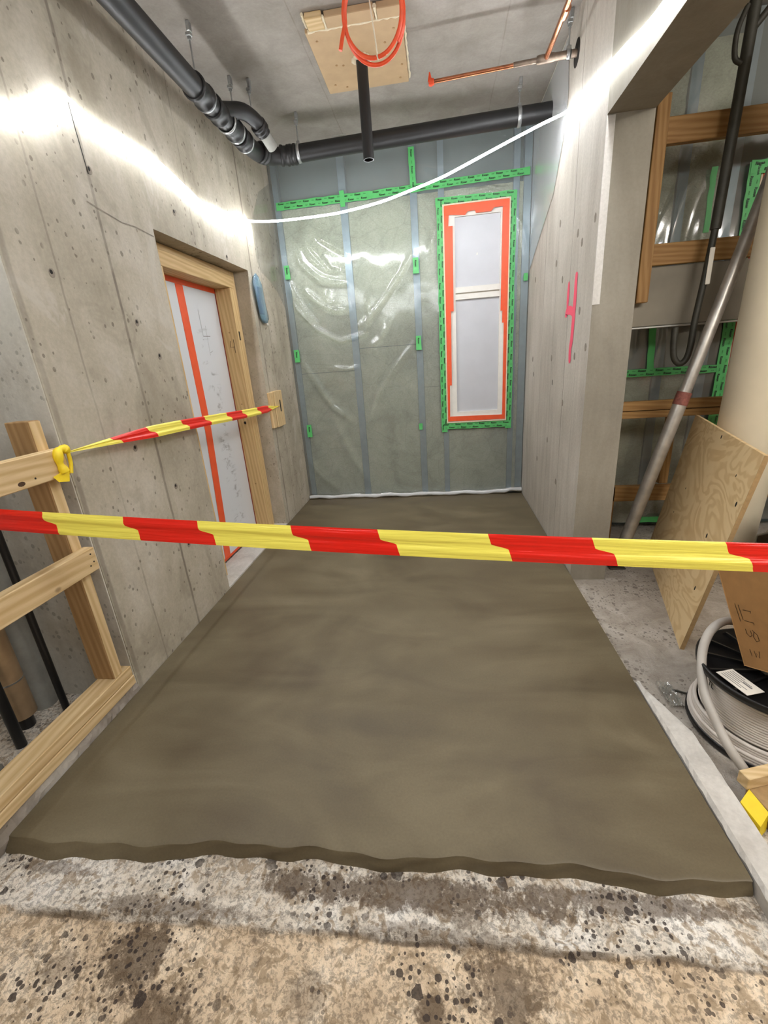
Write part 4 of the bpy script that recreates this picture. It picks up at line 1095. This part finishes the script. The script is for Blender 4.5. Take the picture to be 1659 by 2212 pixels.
green_tape((1.50, 0.045), (1.75, 0.045), 0.045, 'green tape near the floor under the plastic in the side room', prints=False, base_y=YR - 0.02, grp='green tapes in the side room')
w2 = bpy.data.objects.new('window_2', None); COL.objects.link(w2); w2.location = (2.3, YR, 0.6); ORI[w2] = Vector((2.3, YR, 0.6)); struct(w2)
ring(1.975, 2.61, 0.61, 2.305, 2.03, 2.56, 0.66, 2.25, YR - 0.03, YR + 0.06).build('frame', M['foam'], w2)
ring(1.985, 2.60, 0.62, 2.290, 2.09, 2.52, 0.72, 2.20, YR - 0.036, YR - 0.031).build('masking', M['orange'], w2)
MB().box(2.03, 2.56, YR + 0.0, YR + 0.01, 0.66, 2.25).build('pane', M['frost'], w2)
# timber lattice and grey panel
lt = thing('timber_lattice', (1.3, 3.1, ZF), 'brown timber lattice with a grey sheet panel in the side room', 'lattice')
y0, y1 = 3.10, 3.145
for z0_, z1_ in ((2.390, 2.512), (1.795, 1.908), (0.945, 1.005), (0.895, 0.940), (0.315, 0.424)):
    MB().cbox(1.16, 2.75, y0, y1, z0_, z1_).build('rail', M['wood_brown_x'], lt)
MB().cbox(1.185, 1.252, y0 - 0.046, y0 - 0.001, 1.595, 2.60).build('upright', M['wood_brown_z'], lt)
MB().cbox(1.505, 1.562, y0 + 0.046, y1 + 0.045, 0.424, 0.895).build('upright', M['wood_brown_z'], lt)
MB().cbox(1.16, 2.72, y1 - 0.02, y1, 1.462, 1.79).build('panel', M['grey_panel'], lt)
MB().cbox(1.16, 2.72, y0 + 0.015, y1, 1.448, 1.460).build('panel_trim', M['alu'], lt)
MB().cbox(1.16, 1.205, y0, y1, ZF, 0.424).build('foot', M['wood_brown_z'], lt)
# dark pipe with a U bend
hp = thing('hanging_pipe', (1.53, 2.98, 1.22), 'dark iron pipe hanging in the side room with a U bend at its foot', 'pipe')
MB().tube([(1.552, 2.98, ZC), (1.535, 2.98, 2.3), (1.527, 2.98, 1.93)], 0.026, 16).build('tube', M['iron'], hp)
u = smoothpath([(1.527, 2.98, 1.96), (1.512, 2.98, 1.70), (1.494, 2.98, 1.47), (1.492, 2.98, 1.34), (1.480, 2.98, 1.262), (1.447, 2.98, 1.232), (1.412, 2.98, 1.262), (1.397, 2.98, 1.33), (1.392, 2.98, 1.44)], 5)
MB().tube(u, 0.0175, 14).build('u_bend', M['iron'], hp)
MB().cbox(1.505, 1.530, 2.952, 2.960, 1.655, 1.84).build('sticker', M['paper'], hp)
MB().tube([(1.545, 2.98, 2.76), (1.66, 2.95, 2.90), (1.80, 2.92, 3.05)], 0.016, 12).build('branch', M['iron'], hp)
MB().tube(smoothpath([(1.50, 2.95, 2.85), (1.47, 2.95, 2.76), (1.475, 2.95, 2.66), (1.51, 2.95, 2.63)], 4), 0.012, 10).build('hook', M['iron'], hp)
# leaning steel prop
pr = thing('steel_prop', (1.148, 2.80, ZF), 'grey telescopic steel prop leaning in the side room beside the pier', 'prop')
d0, d1 = Vector((1.150, 2.81, ZF + 0.03)), Vector((1.80, 2.94, 2.40))
pp = lambda t: d0.lerp(d1, t)
MB().tube([pp(0), pp(0.43)], 0.038, 18).build('outer_tube', M['prop'], pr)
MB().tube([pp(0.42), pp(0.45)], 0.040, 18).build('collar', M['rust'], pr)
MB().tube([pp(0.44), pp(1.0)], 0.033, 18).build('inner_tube', M['prop'], pr)
MB().cbox(1.09, 1.19, 2.75, 2.86, ZF, ZF + 0.012).build('base_plate', M['iron'], pr)
m = MB(); m.tube([(1.12, 2.78, ZF + 0.02), (1.15, 2.82, ZF + 0.045)], 0.026, 10); m.build('foot', M['iron'], pr)
# pale round tube
tb = thing('round_tube', (1.95, 3.19, ZF), 'thick pale round tube leaning behind the plywood sheet', 'tube')
c0 = Vector((1.795, 2.80, 0.906)); dn = Vector((0.060, 0.13, -0.954)).normalized()
a_, b_ = c0 + dn * ((0.906 - ZF - 0.02) / -dn.z), c0 - dn * 1.75
MB().tube([a_, a_.lerp(b_, 0.5), b_], 0.158, 40).build('shell', M['tube_pale'], tb)
m = MB(); m.tube([b_ - dn * 0.002, b_ + dn * -0.006], 0.15, 40); m.build('end_cap', M['card_top'], tb)
# leaning plywood sheet
BLc, BRc, TLc = Vector((1.44, 3.045, ZF)), Vector((1.122, 1.918, ZF)), Vector((1.597, 3.005, 0.915))
e1, e2 = BRc - BLc, TLc - BLc; nn = e1.cross(e2).normalized()
nn = nn if nn.x > 0 else -nn
pw = thing('plywood_sheet', tuple(BRc), 'plywood sheet standing on edge and leaning over in the side room', 'plywood')
MB().obox(BLc, e1, e2, nn * 0.018).build('sheet', M['ply'], pw)
MB().obox(BRc + e1.normalized() * 0.0003, e1.normalized() * 0.0012, e2, nn * 0.018).build('edge', M['ply_edge'], pw)
for s, t, r in ((0.945, 0.76, 0.012), (0.52, 0.985, 0.010), (0.80, 0.53, 0.012), (0.86, 0.40, 0.010), (0.90, 0.29, 0.011), (0.84, 0.86, 0.006), (0.30, 0.6, 0.006), (0.25, 0.42, 0.005)):
    c = BLc + e1 * s + e2 * min(t, 0.97)
    MB().disc(c - nn * 0.0002, -nn, r * 0.6, r, 10, 0.001).build('knot', M['hole'], pw)

# cable reel
RC = Vector((1.195, 1.440, ZF)); RR = 0.255; HR = 0.265
cr = thing('cable_reel', tuple(RC), 'black cable drum wound with white cable standing beside the pale kerb', 'cable reel')
fl = MB().lathe(RC, [(0.03, 0.0), (RR - 0.005, 0.0), (RR, 0.006), (RR, 0.022), (RR - 0.006, 0.028), (0.05, 0.024)], 56); fl.build('flange', M['black'], cr)
tf = MB().lathe(RC, [(0.04, HR - 0.016), (RR - 0.008, HR - 0.020), (RR - 0.001, HR - 0.014), (RR, HR + 0.008), (RR - 0.005, HR + 0.012), (RR - 0.012, HR + 0.008), (RR - 0.016, HR - 0.004), (0.045, HR - 0.006)], 56)
tf = tf.build('flange', M['black'], cr)
m = MB()
for k in range(14):
    a = 2 * math.pi * k / 14
    d = Vector((math.cos(a), math.sin(a), 0)); s = Vector((-d.y, d.x, 0))
    m.obox(RC + Vector((0, 0, HR - 0.006)) + d * 0.07 - s * 0.004, d * (RR - 0.088), s * 0.008, (0, 0, 0.013))
m.build('rib', M['black'], tf)
MB().lathe(RC, [(0.06, HR - 0.006), (0.066, HR + 0.004), (0.062, HR + 0.012), (0.036, HR + 0.014), (0.030, HR - 0.01)], 28).build('hub', M['grey_pvc'], tf)
turns = 22; coil = []
for k in range(turns):
    z = 0.030 + (HR - 0.056) * k / (turns - 1)
    bulge = 0.212 + (0.026 if k < 3 else 0.016 if k < 6 else 0.0) + 0.006 * (1 - k / turns)
    for j in range(10):
        pass
    coil.append((bulge, z))
for k, (r, z) in enumerate(coil):
    MB().tube([RC + Vector((r * math.cos(2 * math.pi * j / 56), r * math.sin(2 * math.pi * j / 56), z + 0.001 * math.sin(j * 0.7 + k))) for j in range(56)], 0.0058 if k > 5 else 0.0075, 8, closed=True).build('cable_turn', M['cable'], cr)
MB().lathe(RC, [(0.208, 0.026), (0.206, HR - 0.020)], 56).build('winding_core', M['cable'], cr)
lm = Vector((0.0, 0.0, HR + 0.0095))
lab_c = RC + Vector((-0.178, -0.068, HR - 0.0045)); ux = Vector((0.28, -0.96, 0)); uy = Vector((0.96, 0.28, 0))
MB().obox(lab_c - ux * 0.060 - uy * 0.034 + Vector((0, 0, 0.0118)), ux * 0.120, uy * 0.068, (0, 0, 0.0015)).build('label_plate', M['paper'], tf)
m = MB()
for k in range(6):
    m.obox(lab_c - ux * 0.052 + uy * (0.022 - 0.009 * k) + Vector((0, 0, 0.0136)), ux * (0.05 + 0.007 * ((k * 5) % 7)), uy * 0.0025, (0, 0, 0.0003))
m.obox(lab_c + ux * 0.005 + uy * 0.004 + Vector((0, 0, 0.0136)), ux * 0.034, uy * 0.006, (0, 0, 0.0004))
m.build('label_print', M['pencil'], tf)
def on_coil(text, ang, z, size, mat):
    vv, ff = word_mesh(text, size, 0.001)
    r = 0.2225
    MB().add([RC + Vector(((r) * math.cos(ang + q.x / r), (r) * math.sin(ang + q.x / r), z + q.y)) for q in vv], ff).build('cable_print', mat, cr)
on_coil('TL', math.radians(180), 0.20, 0.030, M['ink'])
on_coil('7', math.radians(262), 0.15, 0.030, M['red'])
# grey hose arching over the drum
tag(MB().tube(smoothpath([(1.20, 1.63, 0.26), (1.13, 1.62, 0.31), (1.06, 1.59, 0.325), (0.995, 1.545, 0.300), (0.955, 1.49, 0.235), (0.930, 1.395, 0.150), (0.945, 1.272, 0.06), (0.980, 1.215, 0.0), (0.995, 1.195, ZF + 0.016)], 7), 0.0155, 14).build('grey_hose', M['hose'], base=(0.965, 1.195, ZF)),
    'stiff grey hose arching over the white cable drum', 'hose')
# cardboard box tipped on the drum
A = Vector((1.0746, 1.4452, 0.240)); B = Vector((0.995, 1.5755, 0.585))
f1 = (B - A); f2 = Vector((0.2565, -0.883, 0.393)).normalized(); f2 = (f2 - f1.normalized() * f2.dot(f1.normalized())).normalized(); f3 = f1.cross(f2).normalized()
f3 = f3 if f3.x > 0 else -f3
cb = thing('cardboard_box', tuple(A), 'brown cardboard box with pen writing tipped on top of the cable drum', 'box')
MB().obox(A, f1, f2 * 0.40, f3 * 0.30, 0.002).build('carton', M['card'], cb)
MB().obox(B + f1.normalized() * 0.0004, f1.normalized() * 0.003, f2 * 0.40, f3 * 0.149).build('flap', M['card_top'], cb)
MB().obox(B + f1.normalized() * 0.0004 + f3 * 0.151, f1.normalized() * 0.003, f2 * 0.40, f3 * 0.149).build('flap', M['card_top'], cb)
MB().obox(A + f1 * 0.93 + f2 * 0.20 - f3 * 0.0015, -f1 * 0.42, f2 * 0.10, f3 * 0.001).build('label_plate', M['paper'], cb)
m = MB(); g1 = f1.normalized()
def pen(pts): ribbon([A + g1 * a + f2 * b for a, b in pts], 0.0025, -f3, m, 0.001)
pen([(0.235, 0.030), (0.170, 0.034)]); pen([(0.232, 0.042), (0.178, 0.046)]); pen([(0.215, 0.055), (0.213, 0.085), (0.206, 0.080)]); pen([(0.176, 0.050), (0.172, 0.085), (0.165, 0.082)])
pen([(0.145, 0.045), (0.128, 0.046), (0.118, 0.055), (0.125, 0.065), (0.142, 0.062)]); pen([(0.145, 0.070), (0.130, 0.085), (0.110, 0.086), (0.105, 0.075), (0.120, 0.068), (0.140, 0.075)])
pen([(0.070, 0.040), (0.045, 0.042)]); pen([(0.068, 0.055), (0.045, 0.058), (0.060, 0.062), (0.045, 0.070), (0.070, 0.074)])
m.build('pen_writing', M['marker'], cb)['kind'] = 'stuff'
# black sack behind
m = MB(); bm = bmesh.new(); bmesh.ops.create_icosphere(bm, subdivisions=4, radius=1.0)
for q in bm.verts:
    n_ = q.co.copy()
    k = 1 + 0.10 * math.sin(5 * n_.x + 3 * n_.z) * math.sin(4 * n_.y) + 0.05 * math.sin(13 * n_.z + 9 * n_.x)
    q.co = Vector((n_.x * 0.23 * k, n_.y * 0.20 * k, n_.z * 0.27 * k))
m.bm(bm, True, Matrix.Translation((1.98, 2.42, ZF + 0.265)))
tag(m.build('rubbish_sack', M['bag_black'], base=(1.98, 2.42, ZF)), 'shiny black plastic sack behind the leaning plywood', 'sack')
# batten, yellow wedge and board at the lower right edge
tag(MB().obox((0.925, 1.118, ZF + 0.068), (0.155, 0.046, 0), (-0.010, 0.034, 0), (0, 0, 0.045), 0.002).build('timber_batten', M['wood_x'], base=(0.925, 1.118, ZF + 0.068)), 'short pine batten lying at the lower right picture edge', 'batten')
m = MB(); P0 = [(0.893, 1.095), (0.932, 1.120), (0.945, 1.040), (0.905, 1.012)]
m.add([(x, y, ZF) for x, y in P0] + [(0.896, 1.092, 0.005), (0.932, 1.118, 0.028), (0.943, 1.045, 0.024), (0.908, 1.018, 0.0)], [(3, 2, 1, 0), (4, 5, 6, 7), (0, 1, 5, 4), (1, 2, 6, 5), (2, 3, 7, 6), (3, 0, 4, 7)])
tag(m.build('yellow_block', M['yellow'], base=(0.92, 1.06, ZF)), 'yellow plastic block beside the pale kerb', 'block')
tag(MB().obox((0.956, 1.020, ZF), (0.16, 0.038, 0), (-0.022, 0.112, 0), (0, 0, 0.066), 0.002).build('wood_board', M['ply_edge'], base=(0.95, 1.02, ZF)), 'brown board lying under the pine batten', 'board')
tag(MB().obox((0.910, 0.60, ZF), (0.5, 0.1, 0), (-0.02, 0.36, 0), (0, 0, 0.03), 0.004).build('rubber_mat', M['bag_black'], base=(0.95, 0.8, ZF)), 'black mat on the floor right of the pale kerb', 'mat')
# scrap of clear film and a nail by the drum
def scrap(x, y): return 0.012 * abs(math.sin(37 * x + 11 * y)) + 0.010 * abs(math.sin(23 * y - 17 * x))
vs = [(0.900 + 0.055 * i / 12, 1.53 + 0.13 * j / 12, ZF + 0.003 + scrap(i / 12, j / 12)) for j in range(13) for i in range(13)]
tag(MB().add(vs, [(j * 13 + i, j * 13 + i + 1, (j + 1) * 13 + i + 1, (j + 1) * 13 + i) for j in range(12) for i in range(12)]).build('film_scrap', M['film_crumpled'], base=(0.95, 1.58, ZF)), 'crumpled scrap of clear film on the floor by the cable drum', 'plastic scrap')
tag(MB().tube([(0.955, 1.63, ZF + 0.006), (1.02, 1.60, ZF + 0.006)], 0.004, 6).build('nail', M['iron'], base=(0.955, 1.63, ZF)), 'dark nail on the grey floor beside the drum', 'nail')
